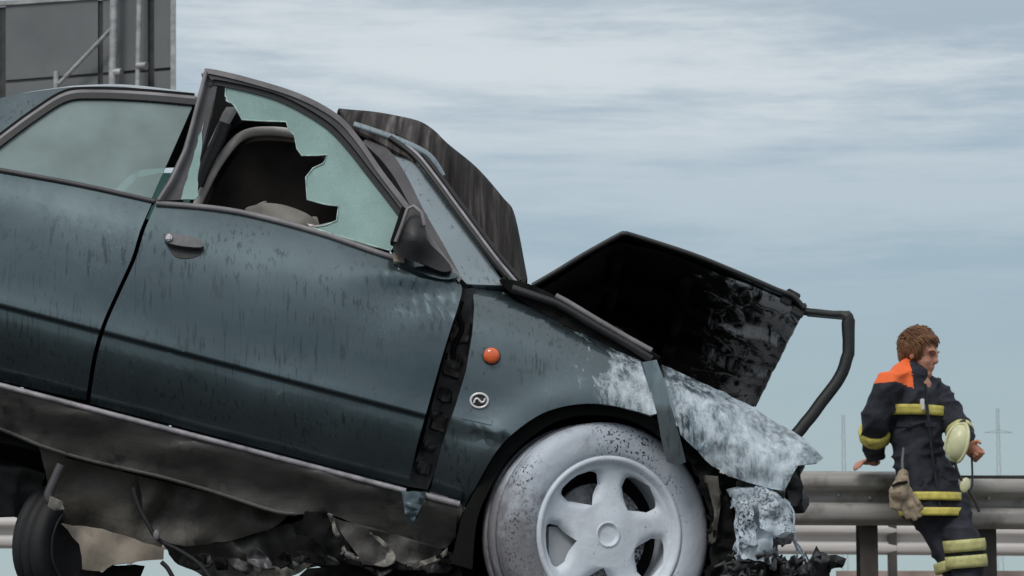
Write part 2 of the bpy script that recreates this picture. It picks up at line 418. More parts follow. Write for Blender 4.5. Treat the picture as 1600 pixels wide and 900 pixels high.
def prism(name, outline, Ya, Yb, m, parent=None, bev=.01, label=None, seg=2):
    """solid of an outline at depth Ya running straight back to Yb"""
    bm = bmesh.new(); fr = []
    for x, y in outline:
        p = P(x, y, Ya); fr.append(bm.verts.new(p))
    bk = [bm.verts.new((v.co.x, Yb, v.co.z)) for v in fr]
    f1 = bm.faces.new(fr); f2 = bm.faces.new(bk[::-1]); n = len(fr)
    for i in range(n): bm.faces.new((fr[i], bk[i], bk[(i + 1) % n], fr[(i + 1) % n]))
    bmesh.ops.recalc_face_normals(bm, faces=bm.faces[:])
    if bev: bmesh.ops.bevel(bm, geom=[e for e in bm.edges if len(e.link_faces) == 2 and e.calc_face_angle(0) > .35], offset=bev, segments=seg, affect='EDGES')
    bmesh.ops.triangulate(bm, faces=[f for f in bm.faces if len(f.verts) > 4])
    return finish(name, bm, m, parent, label)
def mirrored(o, parent, name=None, m=None, label=None):
    me = o.data.copy()
    for v in me.vertices: v.co.y = 2 * YC - v.co.y
    me.flip_normals()
    c = bpy.data.objects.new(name or o.name.split('.')[0], me); C.objects.link(c); attach(c, parent)
    if label: c['label'] = label
    return c
def strip_px(line, w0, w1=None):
    """outline of a band along a pixel polyline"""
    n = len(line); L_, R_ = [], []
    for i, (x, y) in enumerate(line):
        a = line[max(0, i - 1)]; b = line[min(n - 1, i + 1)]; dx, dy = b[0] - a[0], b[1] - a[1]; d = math.hypot(dx, dy)
        w = (w0 + ((w1 if w1 is not None else w0) - w0) * i / (n - 1)) / 2
        L_.append((x + dy / d * w, y - dx / d * w)); R_.append((x - dy / d * w, y + dx / d * w))
    return L_ + R_[::-1]
def crumple(base, amp, sc, seed, oc=3):
    return lambda x, y: base + amp * noise.fractal(V((x / sc + seed * 7.3, y / sc, seed)), 1, 2, oc)

# ================================================================== SETTING
bm = bmesh.new(); bmesh.ops.create_grid(bm, x_segments=2, y_segments=2, size=3000)
g = finish('ground', bm, 'ground'); g['kind'] = 'structure'
bm = bmesh.new()
vs = [bm.verts.new((x, y, .004)) for x, y in ((-1500, -9), (1500, -9), (1500, 13.2), (-1500, 13.2))]; bm.faces.new(vs)
g = finish('road', bm, 'road'); g['kind'] = 'structure'
KB = [P(1235, 897, 40), P(1700, 897, 40)]
bm = bmesh.new(); add_box(bm, 10.4, 40.3, .14, 10.6, .5, .29); g = finish('kerb', bm, 'concrete'); g['kind'] = 'structure'

def w_profile(h=.29, d=.095):
    pr = [(-.02, .5), (.3, .488), (.88, .43), (1, .35), (1, .25), (.92, .185), (.14, .13), (0, .07), (0, -.03), (.14, -.075), (.86, -.125), (1, -.2), (1, -.36), (.9, -.43), (.3, -.49), (-.02, -.5)]
    return [(-a * d, b * h) for a, b in pr]
def add_beam(bm, a, b, prof, th=.004, nseg=8):
    a, b = V(a), V(b); prev = None
    for i in range(nseg + 1):
        c = a.lerp(b, i / nseg); ring = [bm.verts.new(c + V((0, y, z))) for y, z in prof] + [bm.verts.new(c + V((0, y + th, z))) for y, z in prof[::-1]]
        if prev:
            for k in range(len(ring)):
                f = bm.faces.new((prev[k], ring[k], ring[(k + 1) % len(ring)], prev[(k + 1) % len(ring)])); f.smooth = True
        else: bm.faces.new(ring[::-1])
        prev = ring
    bm.faces.new(prev); bmesh.ops.recalc_face_normals(bm, faces=bm.faces[:])
def beam(name, a, b, m, parent, flip=1, h=.29, label=None):
    bm = bmesh.new(); add_beam(bm, a, b, [(y * flip, z) for y, z in w_profile(h)]); return finish(name, bm, m, parent, label)

YR = 13.8; KR = F / YR
def zr(py, Y): return P(800, py, Y).z
gr = thing('guardrail', 'grey steel guardrail with the firefighter leaning on it', 'guardrail', (P(1460, 800, YR).x, YR, 0))
zl = zr(778, YR - .05); xj = P(1400, 778, YR).x
beam('beam', P(660, 776, YR - .05), P(1432, 779, YR - .05), 'rail', gr)
beam('beam', P(1430, 787, YR - .035), P(2100, 790, YR - .03), 'rail', gr, h=.27)
beam('rear_beam', P(700, 780, YR + .24), P(2100, 780, YR + .24), 'rail', gr, -1, h=.26)
for px in (1308, 1588):
    bm = bmesh.new(); add_box(bm, P(px, 772, YR).x, YR - .02, zr(774, YR), .02, .08, .02); bmesh.ops.bevel(bm, geom=bm.edges[:], offset=.003, segments=1, affect='EDGES'); finish('bolt', bm, 'galv', gr)
for px in (780, 1060, 1357, 1542, 1830):
    x = P(px, 800, YR).x; bm = bmesh.new()
    for (cx, sx, cy, sy) in ((0, .095, YR + .0, .008), (0, .095, YR + .16, .008), (0, .012, YR + .08, .152)):
        add_box(bm, x + cx, cy, .34, sx, sy, .70)
    finish('post', bm, 'post', gr)
    bm = bmesh.new(); add_box(bm, x, YR - .02, zl, .02, .1, .02); bmesh.ops.bevel(bm, geom=bm.edges[:], offset=.003, segments=1, affect='EDGES')
    finish('bolt', bm, 'galv', gr)

YF = 27.6
gf = thing('guardrail', 'pale far guardrail behind the first one, across the ground', 'guardrail', (P(1400, 840, YF).x, YF, 0))
beam('beam', P(-260, 830, 26.7), P(2000, 848, YF + .6), 'railfar', gf, h=.33)
for px in (-150, 330, 860, 1397, 1800):
    x = P(px, 860, YF).x; bm = bmesh.new(); add_box(bm, x, YF + .14, .37, .09, .1, .74)
    finish('post', bm, 'post', gf)

# ---- back of the big road sign
YS = 30.0
yaw = lambda px: YS - (px - 270) * .0024 * 1.0     # the right end is nearer
sg = thing('road_sign', 'back of a large grey road sign rising behind the car roof', 'road sign', (P(130, 100, YS).x, YS, 0))
def ysg(px, py): return YS + (270 - px) / 133 * .40
def sign_piece(name, pts, m, dy=0, th=.03):
    bm = bmesh.new(); fr = [bm.verts.new(P(x, y, ysg(x, y)) + V((0, dy, 0))) for x, y in pts]
    bk = [bm.verts.new(v.co + V((0, th, 0))) for v in fr]; n = len(fr)
    bm.faces.new(fr); bm.faces.new(bk[::-1])
    for i in range(n): bm.faces.new((fr[i], bk[i], bk[(i + 1) % n], fr[(i + 1) % n]))
    bmesh.ops.recalc_face_normals(bm, faces=bm.faces[:]); return finish(name, bm, m, sg)
top = lambda x: 9 - x * .068; seam = lambda x: 128 - x * .079; low = lambda x: 250 - x * .07
cols = [(-190, -2), (9, 153), (161, 231), (241, 268)]
for a, b in cols:
    sign_piece('panel', [(a, top(a)), (b, top(b)), (b, seam(b) - 2), (a, seam(a) - 2)], 'signgrey')
    sign_piece('panel', [(a, seam(a) + 3), (b, seam(b) + 3), (b, low(b)), (a, low(a))], 'signgrey')
sign_piece('backing_sheet', [(-190, top(-190) + 1), (268, top(268) + 1), (268, low(268)), (-190, low(-190))], 'signdark', .035, .02)
sign_piece('edge_frame', [(267, top(267) - 2), (274, top(274) - 2), (274, low(274)), (267, low(267))], 'galv', -.03, .09)
sign_piece('edge_frame', [(-190, top(-190) - 8), (268, top(268) - 6), (268, top(268)), (-190, top(-190))], 'galv', -.02, .07)
def pole(px, r, ytop, dy=-.18):
    p = P(px, ytop, ysg(px, 0)); return tube('post', [(p.x, p.y + dy, -.05), (p.x, p.y + dy, p.z)], r, 'galv', sg, 12)
pole(183, .05, -60); pole(222, .033, -60); pole(-120, .05, -60)
def sp(px, py, dy): return P(px, py, ysg(px, py) + dy)
tube('brace', [sp(179, 40, -.2), sp(92, 131, -.2)], .026, 'galv', sg, 8)
tube('brace_stub', [sp(88, 112, -.2), sp(87, 170, -.2)], .036, 'galv', sg, 8)
for px, py in ((183, 113), (222, 103)): tube('clamp', [sp(px - 7, py, -.2), sp(px + 7, py, -.2)], .05, 'galv', sg, 8)

# ---- far pylons
def pylon(px, ytop, arm, Y, label):
    b = P(px, 890, Y); t = P(px, ytop, Y); h = t.z
    r = thing('pylon', label, 'pylon', (b.x, Y, 0), 'faint masts beyond the guardrail')
    bm = bmesh.new(); w0, w1 = .34, .14; n = 14
    for sx in (-1, 1):
        for sy in (-1, 1): add_tube(bm, [(b.x + sx * w0, Y + sy * w0, 0), (b.x + sx * w1, Y + sy * w1, h)], .018, 4)
    for i in range(n):
        z0, z1 = h * i / n, h * (i + 1) / n; a0 = w0 + (w1 - w0) * i / n; a1 = w0 + (w1 - w0) * (i + 1) / n
        for s in (-1, 1):
            add_tube(bm, [(b.x - s * a0, Y - a0, z0), (b.x + s * a1, Y - a1, z1)], .010, 4)
    finish('lattice_tower', bm, 'galv', r)
    if arm:
        z = P(px, arm[1], Y).z; w = arm[0] / 2 / (F / Y)
        bm = bmesh.new(); add_tube(bm, [(b.x - w, Y, z), (b.x, Y, z + .35), (b.x + w, Y, z)], .03, 4); add_tube(bm, [(b.x - w, Y, z), (b.x + w, Y, z)], .03, 4)
        finish('crossarm', bm, 'galv', r)
pylon(1564, 638, (44, 676), 330, 'faint lattice pylon with a crossarm in the haze right of the firefighter')
pylon(1321, 648, None, 330, 'faint bare mast in the haze between the bonnet strip and the firefighter')

# ================================================================== THE CAR
car = thing('crashed_car', 'dark green crashed car with buckled bonnet and foam on its front wheel', 'car', (P(500, 900, YC).x, YC, 0))

# ---- rear door
GAP = [(240, 318), (222, 360), (208, 405), (182, 462), (161, 511), (147, 561), (137, 626)]
BELT = [(-420, 232), (-200, 236), (-80, 250), (0, 264), (125, 287), (242, 313)]
SILL = lambda x: 600 + x * .2606
belt_s = crom(BELT, 5); gap_s = crom(GAP, 4)
rear = skin('rear_door', [(x, y) for x, y in belt_s if x >= -270] + [(x - 3, y) for x, y in gap_s] + [(0, SILL(0) - 5), (-140, SILL(-140) - 5), (-150, 500), (-200, 420), (-262, 330)], side, 'paint', car)
tube('door_lip', [P(x, y + 2, side(x, y) - .004) for x, y in belt_s if x >= -260], .007, 'trim', rear, 6)
rw = [(-150, 238), (-80, 249), (0, 261), (125, 284), (240, 311), (302, 163), (227, 157), (151, 154), (106, 158), (57, 186), (0, 228), (-60, 250)]
glass_r = skin('rear_window', [(-10, 261), (0, 263), (125, 287), (236, 312), (302, 163), (227, 157), (151, 154), (106, 158), (57, 186), (0, 228), (-24, 248)], side, 'glass', rear, .005)
WT = crom([(-40, 256), (0, 223), (57, 181), (104, 153), (151, 149), (227, 152), (306, 159)], 5)
skin('window_seal', strip_px(WT, 9), lambda x, y: side(x, y) - .012, 'black', rear, .02)
skin('window_frame', strip_px([(x - 1, y - 6) for x, y in WT], 6), lambda x, y: side(x, y) - .010, 'greytrim', rear, .03)
skin('door_gap_seal', strip_px([(x - 2, y - 11) for x, y in WT], 5), lambda x, y: side(x, y) - .006, 'matt_black', rear, .03)
# ---- C pillar, roof rail and roof
RL = crom([(-420, 212), (-300, 200), (-140, 180), (0, 153), (40, 145), (76, 140), (113, 136), (181, 135), (242, 141), (306, 151), (400, 168), (470, 182), (545, 198)], 5)
def yroof(x, y): return Y0 + .25
lowr = [(x, y) for x, y in crom([(-420, 232), (-200, 240), (-40, 249), (0, 212), (57, 173), (104, 148), (151, 144), (227, 147), (306, 156), (400, 174), (545, 203)], 5)]
skin('roof_rail', RL + lowr[::-1], lambda x, y: side(x, y) - .0, 'paint', car, .02, 30)
rows = []
for k in range(25):
    t = k / 24; r = []
    for x, y in RL:
        p = P(x, y, side(x, y)); q = V((p.x, 2 * YC - p.y, p.z)); w = p.lerp(q, t); w.z += .055 * (1 - (2 * t - 1) ** 4) - .003
        r.append(w)
    rows.append(r)
grid_sheet('roof', rows, 'paint', car, .02, V((0, 0, 1)))
grid_sheet('headliner', [[p - V((0, 0, .05)) for p in r] for r in rows[2:-2]], 'headliner', car, .01, V((0, 0, -1)))
# ---- rear quarter panel (mostly outside the frame)
def arc(cx, cy, r, a0, a1, n=14, ry=None): return [(cx + r * math.cos(rad(a0 + (a1 - a0) * i / n)), cy - (ry or r) * math.sin(rad(a0 + (a1 - a0) * i / n))) for i in range(n + 1)]
RWX, RWY = -600, 452
qp = [(-1100, 150), (-700, 178), (-500, 205), (-420, 232), (-275, 236), (-266, 330), (-205, 420), (-156, 500), (-146, SILL(-146) - 5), (-260, SILL(-260) - 4), (-395, 500)] + arc(RWX, RWY, 205, 0, 180, 14)[1:] + [(-830, 455), (-1050, 400), (-1120, 260)]
skin('rear_quarter_panel', qp, side, 'paint', car, .014, 40)
# ---- front door
DF = crom([(712, 436), (722, 450), (716, 478), (707, 505), (690, 560), (669, 634), (650, 702), (638, 760)], 4)
fb = crom([(244, 316), (330, 323), (400, 335), (500, 362), (600, 396), (660, 414), (712, 434)], 5)
def side_d(x, y):
    u, v = uv_of(x, y)
    d = ((x - 650) / 70) ** 2 + ((y - 462) / 22) ** 2
    return side(x, y) - .012 + .017 * math.exp(-d) - .009 * math.exp(-(((x - 640) / 90) ** 2 + ((y - 430) / 14) ** 2)) + .003 * noise.noise(V((x / 120, y / 90, 3)))
door = skin('front_door', fb + DF[1:] + [(400, SILL(400) - 6), (141, SILL(141) - 6)] + [(x + 4, y) for x, y in gap_s[::-1]], side_d, 'paint', car, .03, 20)
# bent window frame leaning out
def yfr(x, y):
    u, v = uv_of(x, y); t = max(0, min(1.3, (v - 340) / 220)); return Y0 + .04 + .06 * t - .02 * t * t
fro = crom([(320, 112), (326, 107), (388, 121), (468, 146), (527, 178), (561, 214), (599, 268), (645, 328), (690, 392), (722, 434)], 6)
fri = crom([(333, 128), (338, 124), (400, 137), (451, 154), (510, 188), (544, 221), (578, 264), (620, 318), (664, 378), (700, 420)], 6)
skin('window_frame', fro + fri[::-1], yfr, 'trim', door, .035, 30)
skin('frame_seal', [(x + (-1 if i else 0), y + 1) for i, (x, y) in enumerate(fri)] + [(x - 6, y + 8) for x, y in fri[::-1]], lambda x, y: yfr(x, y) + .008, 'black', door, .015, 30)
skin('frame_edge', fro + [(x - 5, y + 7) for x, y in fro[::-1]], lambda x, y: yfr(x, y) - .006, 'greytrim', door, .012, 30)
bpl = [(320, 110), (338, 126), (330, 175), (318, 225), (302, 270), (284, 312), (242, 314), (262, 282), (284, 238), (299, 190)]
skin('rear_frame_post', bpl, lambda x, y: yfr(x, y) + .012, 'trim', door, .03, 30)
tube('frame_post_edge', [P(x, y, yfr(x, y) - .004) for x, y in ((322, 112), (306, 175), (291, 232), (268, 282), (248, 313))], .006, 'greytrim', door, 6)
tube('door_lip', [P(x, y + 2, side_d(x, y) - .006) for x, y in fb], .008, 'greytrim', door, 6)
# broken side glass
GL = [(338, 128), (353, 132), (352, 150), (367, 166), (378, 187), (405, 189), (447, 190), (452, 205), (460, 211), (464, 232), (471, 243), (493, 243), (511, 242), (506, 255), (489, 263), (478, 277), (480, 312), (510, 320), (529, 322), (526, 345), (508, 352), (490, 356), (560, 378), (610, 392), (626, 372), (668, 392), (662, 378), (618, 318), (576, 266), (542, 224), (508, 191), (450, 157), (399, 140)]
skin('broken_window', jag(GL, 1.4, 9, 4), lambda x, y: yfr(x, y) + .014, 'crazed', door, .005, 30, label='crazed green side window with a large hole broken through it')
skin('glass_sliver', jag([(304, 236), (318, 190), (313, 255), (309, 270), (310, 305), (304, 312), (283, 312)], 1.2, 8, 5), lambda x, y: yfr(x, y) + .008, 'crazed', door, .005, 30)
tube('broken_edge_highlight', [P(x, y, yfr(x, y) + .013) for x, y in GL[1:25]], .0022, 'glassedge', door, 5)  # pale tube painting a highlight along the broken rim
# handle
hr = skin('handle_recess_shadow', crom([(256, 370), (262, 365), (300, 372), (318, 382), (312, 398), (290, 404), (270, 398)], 4, True), lambda x, y: side_d(x, y) - .002, 'black', door, .004, 12, 10)  # black plate laid on the door for the shadow in the handle recess
skin('door_handle', crom([(257, 369), (264, 364), (300, 370), (316, 378), (315, 386), (290, 385), (268, 381), (259, 376)], 4, True), lambda x, y: side_d(x, y) - .022, 'handle', door, .014, 10, 8)
box('lock', P(264, 371, Y0 - .02), (.016, .012, .018), 'chrome', door, bev=.004)
# wing mirror, folded and broken
mr = skin('wing_mirror', crom([(616, 376), (634, 330), (640, 322), (656, 330), (664, 350), (668, 376), (690, 398), (706, 420), (690, 424), (660, 412), (634, 404), (616, 394)], 3, True), lambda x, y: yfr(x, y) - .03 - .05 * math.exp(-(((x - 648) / 26) ** 2 + ((y - 370) / 34) ** 2)), 'black', door, .03, 10, 10)
skin('mirror_edge', strip_px([(613, 378), (622, 352), (632, 324)], 7, 9), lambda x, y: yfr(x, y) - .05, 'matt_black', mr, .04, 30)
tube('mirror_rim', [P(x, y, Y0 - .01) for x, y in ((618, 378), (628, 352), (637, 326), (646, 322), (658, 332), (663, 352))], .005, 'greytrim', mr, 6)
skin('mirror_base', crom([(618, 398), (634, 404), (668, 416), (704, 424), (716, 432), (690, 436), (640, 420), (620, 410)], 3, True), lambda x, y: side_d(x, y) - .018, 'paint', door, .02, 14, 12)
skin('mirror_tab', [(614, 394), (630, 398), (632, 410), (616, 408)], lambda x, y: side_d(x, y) - .024, 'tan', door, .01)
# ---- A pillar
skin('front_pillar', crom([(548, 194), (575, 204), (610, 222), (643, 246), (672, 283), (700, 320), (733, 364), (764, 408), (790, 446)], 4) + crom([(730, 444), (716, 428), (690, 382), (660, 330), (632, 274), (606, 238), (575, 220), (552, 206)], 4), lambda x, y: side(x, y) + .03 + .03 * max(0, (x - 660) / 100), 'paint_dust_sky', car, .04, 20)
skin('pillar_trim', crom([(572, 217), (606, 233), (634, 272), (662, 328), (692, 380), (718, 428)], 4) + crom([(706, 426), (680, 384), (646, 330), (618, 280), (594, 248), (566, 222)], 4), lambda x, y: side(x, y) + .015, 'trim', car, .03, 20)
RUB = crom([(606, 216), (643, 244), (675, 283), (703, 321), (735, 364), (768, 408), (800, 446)], 5)
tube('windscreen_seal', [P(x + 3, y - 1, side(x, y) + .02 + .03 * max(0, (x - 660) / 100)) for x, y in RUB], .008, 'black', car, 6)
tube('seal_highlight', [P(x + 7, y - 4, side(x, y) + .035 + .03 * max(0, (x - 660) / 100)) for x, y in RUB], .006, 'pale_highlight', car, 6)  # pale tube standing in for the highlight on the rubber seal
tube('windscreen_seal', [P(x + 13, y - 7, side(x, y) + .05 + .03 * max(0, (x - 660) / 100)) for x, y in RUB], .007, 'rubber', car, 6)
# ---- bulged, sooty windscreen hanging with the folded roof edge
A_ = crom([(548, 200), (574, 212), (600, 226), (622, 238), (643, 250), (676, 290), (704, 327), (738, 371), (772, 413), (818, 452)], 6)
M_ = crom([(534, 186), (575, 188), (618, 193), (658, 202), (682, 217), (702, 236), (747, 272), (788, 317), (806, 345), (824, 444)], 6)
rows = []; n = len(A_)
for k in range(29):
    t = k / 28; r = []
    for (ax, ay), (mx_, my_) in zip(A_, M_):
        a = P(ax, ay, Y0 + .27); m_ = P(mx_, my_, YC); b = V((a.x, 2 * YC - a.y, a.z))
        s = 1 - abs(2 * t - 1) ** 2.6
        p = (a if t < .5 else b) * (1 - s) + V((m_.x, 0, m_.z)) * s
        p.y = a.y + (b.y - a.y) * t
        p += V((.012, -.030, .004)) * noise.noise(V((p.x * 7, 3.1, p.z * 2.5))) * min(1, 8 * t * (1 - t)) * min(1, abs(2 * t - 1) * 1.6)
        r.append(p)
    rows.append(r)
grid_sheet('windscreen', rows, 'screen', car, .008, V((1, -.6, .6)), label='bulged sooty windscreen hanging loose in its frame')
FE = crom([(527, 180), (570, 186), (612, 197), (650, 212), (682, 232), (700, 238)], 5)
for dy_, w, mm in ((.32, .026, 'matt_black'), (.30, .018, 'black')):
    tube('folded_roof_edge', [P(x, y + (6 if mm == 'black' else 0), YC - .28 - (.1 if mm == 'black' else 0)) for x, y in FE], [w * (.4 + .6 * math.sin(math.pi * min(1, .15 + .85 * i / len(FE)))) for i in range(len(FE))], mm, car, 8)
tube('torn_roof_flange', [P(x, y, Y0 + .3) for x, y in crom([(552, 196), (600, 212), (640, 228), (668, 244), (682, 262), (690, 276)], 4)], .012, 'paint_dust_sky', car, 8, (1, .5))
tube('torn_roof_flange', [P(x, y, Y0 + .36) for x, y in crom([(600, 222), (650, 244), (676, 262), (688, 272)], 4)], .007, 'pale_highlight', car, 6)
# ---- interior
sp_ = crom([(306, 330), (316, 300), (338, 258), (366, 220), (392, 205), (430, 203), (480, 212), (535, 250), (580, 310), (600, 420), (520, 470), (300, 440)], 4, True)
seat = prism('front_seat', sp_, Y0 + .22, Y0 + .72, 'seat', car, .03, seg=3)
tube('seat_piping', [P(x, y, Y0 + .205) for x, y in crom([(307, 322), (318, 298), (339, 258), (367, 221), (392, 207), (430, 205), (470, 210)], 5)], .0125, 'seatedge', seat, 8)
s2 = [(x + 20, y - 6) for x, y in sp_]
seat2 = prism('front_seat', sp_, YC + .16, YC + .64, 'seat', car, .03)
skin('belt_pillar', [(314, 258), (326, 224), (348, 176), (354, 167), (368, 167), (352, 196), (332, 234), (318, 264)], lambda x, y: Y0 + .18, 'greycloth', car, .05, 30, 30)
skin('pillar_inner', [(296, 318), (312, 240), (334, 124), (352, 128), (350, 156), (378, 172), (380, 190), (350, 210), (324, 250), (304, 310)], lambda x, y: Y0 + .235, 'matt_black', car, .04, 30, 30)
tube('seat_belt', [P(x, y, Y0 + .17) for x, y in ((308, 290), (322, 256), (342, 218), (352, 192))], .018, 'black', car, 6, (1, .25))
skin('cushion', crom([(384, 330), (400, 320), (418, 317), (450, 322), (486, 338), (500, 362), (440, 362)], 4, True), lambda x, y: Y0 + .15 + .02 * noise.noise(V((x / 40, y / 30, 2))), 'cushion', car, .06, 10, 10)
skin('airbag', crom([(484, 356), (500, 351), (522, 347), (534, 356), (552, 362), (570, 384), (520, 384)], 4, True), lambda x, y: Y0 + .12 + .02 * noise.noise(V((x / 30, y / 20, 5))), 'airbag', car, .05, 8, 8)
prism('dashboard', [(590, 350), (700, 400), (790, 446), (800, 560), (690, 560), (640, 420)], Y0 + .2, 2 * YC - Y0 - .2, 'black', car, .03)
prism('rear_seat', [(-90, 300), (-60, 256), (-20, 250), (40, 330), (130, 345), (140, 430), (-80, 420)], Y0 + .25, 2 * YC - Y0 - .25, 'greycloth', car, .04)
# inner side structure behind door gaps and the wedge
skin('inner_side', [(-150, 300), (0, 300), (244, 345), (500, 400), (700, 440), (735, 452), (742, 540), (690, 690), (660, 765), (560, 740), (0, 596), (-150, 560)], lambda x, y: Y0 + .11, 'matt_black', car, .02, 60, 60)  # inner panel made near-black so the door gaps read dark
hp = skin('hinge_pillar', [(722, 452), (742, 450), (744, 520), (700, 690), (668, 765), (636, 760), (660, 690)], lambda x, y: Y0 + .085 + .008 * noise.noise(V((x / 10, y / 14, 1))), 'black', car, .03, 10, 10)
for k, pts in enumerate(([(710, 500), (734, 504), (730, 536), (704, 532)], [(700, 552), (722, 558), (716, 590), (692, 584)], [(686, 606), (706, 612), (702, 628), (684, 622)],
                         [(676, 640), (700, 650), (694, 676), (674, 668)], [(664, 690), (682, 696), (676, 706), (662, 702)], [(656, 720), (676, 724), (668, 744), (650, 738)])):
    skin('hinge_bracket', jag(pts, 2.2, 9, 60 + k), crumple(Y0 + .072, .012, 12, 50 + k), ('hinge', 'hinge', 'black', 'hinge', 'black', 'black')[k], hp, .012, 10, 10)
tube('wiring_boot', [P(x, y, Y0 + .07) for x, y in crom([(722, 470), (716, 490), (722, 512), (710, 540), (708, 560)], 4)], .007, 'matt_black', hp, 6)
# ---- sill
sl_t = [(x, SILL(x) + 2 - (3 if x > 640 else 0)) for x in (-150, 0, 133, 300, 500, 640, 720)]
sl_b = crom([(-150, 630), (-60, 652), (0, 672), (40, 688), (72, 701), (139, 721), (200, 735), (260, 749), (340, 772), (434, 802), (476, 803), (518, 805), (566, 822), (642, 842), (690, 858), (712, 838)], 4)
sill = skin('sill', sl_t + [(722, 800)] + sl_b[::-1], lambda x, y: Y0 + interp([(-170, .20), (-110, .13), (-60, .10), (-30, .055), (-8, .03), (5, .045)], uv_of(x, y)[1]) + .016 * noise.fractal(V((x / 80, y / 30, 2)), 1, 2, 3), 'sill', car, .03, 20, [-130, -100, -80, -60, -45, -30, -20, -12, -6, 0])
tube('sill_lip', [P(x, y - 2, Y0 + .11) for x, y in sl_b[:42]], .006, 'sill', sill, 6)
tube('sill_highlight', [P(x, SILL(x) + 2, Y0 + .024) for x in (-150, 0, 133, 300, 450, 634)], .0075, 'pale_highlight', sill, 6)  # pale tubes painting the highlight along the top of the sill
tube('sill_highlight', [P(x, SILL(x) + 1, Y0 + .024) for x in (664, 690, 718)], .009, 'pale_highlight', sill, 6)
skin('torn_shard', jag([(628, 768), (666, 768), (660, 788), (642, 822), (632, 800)], 1, 8, 3), lambda x, y: Y0 - .005 + .02 * noise.noise(V((x / 14, y / 14, 6))), 'paint', car, .006, 12, 10, label='torn sliver of green paintwork hanging over the sill')
# ---- front fender
ARCH = crom([(716, 830), (722, 800), (741, 765), (782, 697), (836, 652), (886, 634), (939, 631), (989, 641), (1020, 650)], 5)
FT = crom([(738, 446), (760, 449), (815, 467), (860, 490), (903, 515), (955, 541), (1008, 566)], 5)
def side_f(x, y):
    u, v = uv_of(x, y); d = math.hypot((x - 930), (y - 836))
    fl = -.010 * math.exp(-((d - 212) / 34) ** 2) * (1 if y < 800 else .6)
    tp = interp([(0, .12), (12, .055), (35, .02), (70, .0), (200, 0)], y - interp([(738, 446), (815, 467), (903, 515), (1008, 566), (1100, 600)], x))
    return side(x, y) + fl + max(-.01, tp) * .7 + .004 * noise.noise(V((x / 90, y / 80, 8))) * max(0, min(1, (x - 780) / 60))
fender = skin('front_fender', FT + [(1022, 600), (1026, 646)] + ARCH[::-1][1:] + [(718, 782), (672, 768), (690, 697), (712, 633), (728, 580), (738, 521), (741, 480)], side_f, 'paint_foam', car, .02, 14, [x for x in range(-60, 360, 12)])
skin('fender_crease_tab', [(724, 640), (770, 655), (768, 664), (722, 654)], lambda x, y: side_f(x, y) - .003, 'paint', fender, .005, 12, 12)
# orange side lamp
def disc(name, px, py, Y, rx, rz, d, m, parent, label=None, n=20, dome=.5):
    bm = bmesh.new(); c = P(px, py, Y); rings = []
    for j, (s, h) in enumerate(((1, 0), (1, d * .6), (.85, d * .9), (.5, d * (1 + dome * .15)), (.02, d * (1 + dome * .2)))):
        rings.append([bm.verts.new((c.x + rx * s * math.cos(2 * math.pi * k / n), c.y - h, c.z + rz * s * math.sin(2 * math.pi * k / n))) for k in range(n)])
    for a, b in zip(rings, rings[1:]):
        for k in range(n): bm.faces.new((a[k], a[(k + 1) % n], b[(k + 1) % n], b[k])).smooth = True
    bm.faces.new(rings[0][::-1]); bm.faces.new(rings[-1]); bmesh.ops.recalc_face_normals(bm, faces=bm.faces[:])
    return finish(name, bm, m, parent, label)
yl = side_f(768, 556)
disc('side_lamp_bezel', 768, 557, yl + .004, .0245, .0245, .01, 'trim', fender)
disc('side_lamp', 768, 556, yl - .005, .0215, .021, .016, 'orange', fender)
yb = side_f(749, 626)
def ring_(name, px, py, Y, rx, rz, w, m, parent):
    c = P(px, py, Y); return tube(name, [(c.x + rx * math.cos(2 * math.pi * k / 28), c.y, c.z + rz * math.sin(2 * math.pi * k / 28)) for k in range(29)], w, m, parent, 6)
bdg = disc('badge', 749, 626, yb + .003, .0235, .0195, .006, 'black', fender, dome=0)
ring_('badge_ring', 749, 626, yb - .005, .0225, .0185, .0035, 'chrome', bdg)
c0 = P(749, 626, yb - .006)
tube('badge_mark', [c0 + V((a, 0, b)) for a, b in crom([(-.014, -.006), (-.011, .003), (-.005, .0055), (.001, .0), (.006, -.0045), (.012, -.002), (.015, .006)], 3)], .003, 'chrome', bdg, 6)
# ---- scuttle strip along the bonnet edge
CW = crom([(786, 444), (815, 452), (850, 470), (905, 500), (955, 524), (1004, 548), (1018, 560)], 4)
skin('scuttle_panel', crom([(780, 438), (815, 440), (860, 458), (890, 474), (950, 508), (1016, 545), (1022, 562), (1006, 566), (955, 546), (903, 519), (860, 496), (812, 468)], 4, True), lambda x, y: Y0 + .10 + .01 * noise.noise(V((x / 20, y / 20, 4))), 'matt_black', car, .06, 20, 20)
tube('bonnet_gutter', [P(x, y, Y0 + .085) for x, y in ((868, 462), (885, 471), (935, 501), (985, 530), (1018, 548))], .008, 'greytrim', car, 6)
tube('bonnet_seal', [P(x, y + 9, Y0 + .085) for x, y in ((800, 442), (868, 464), (885, 473), (935, 503), (985, 531), (1018, 552))], .011, 'black', car, 8)
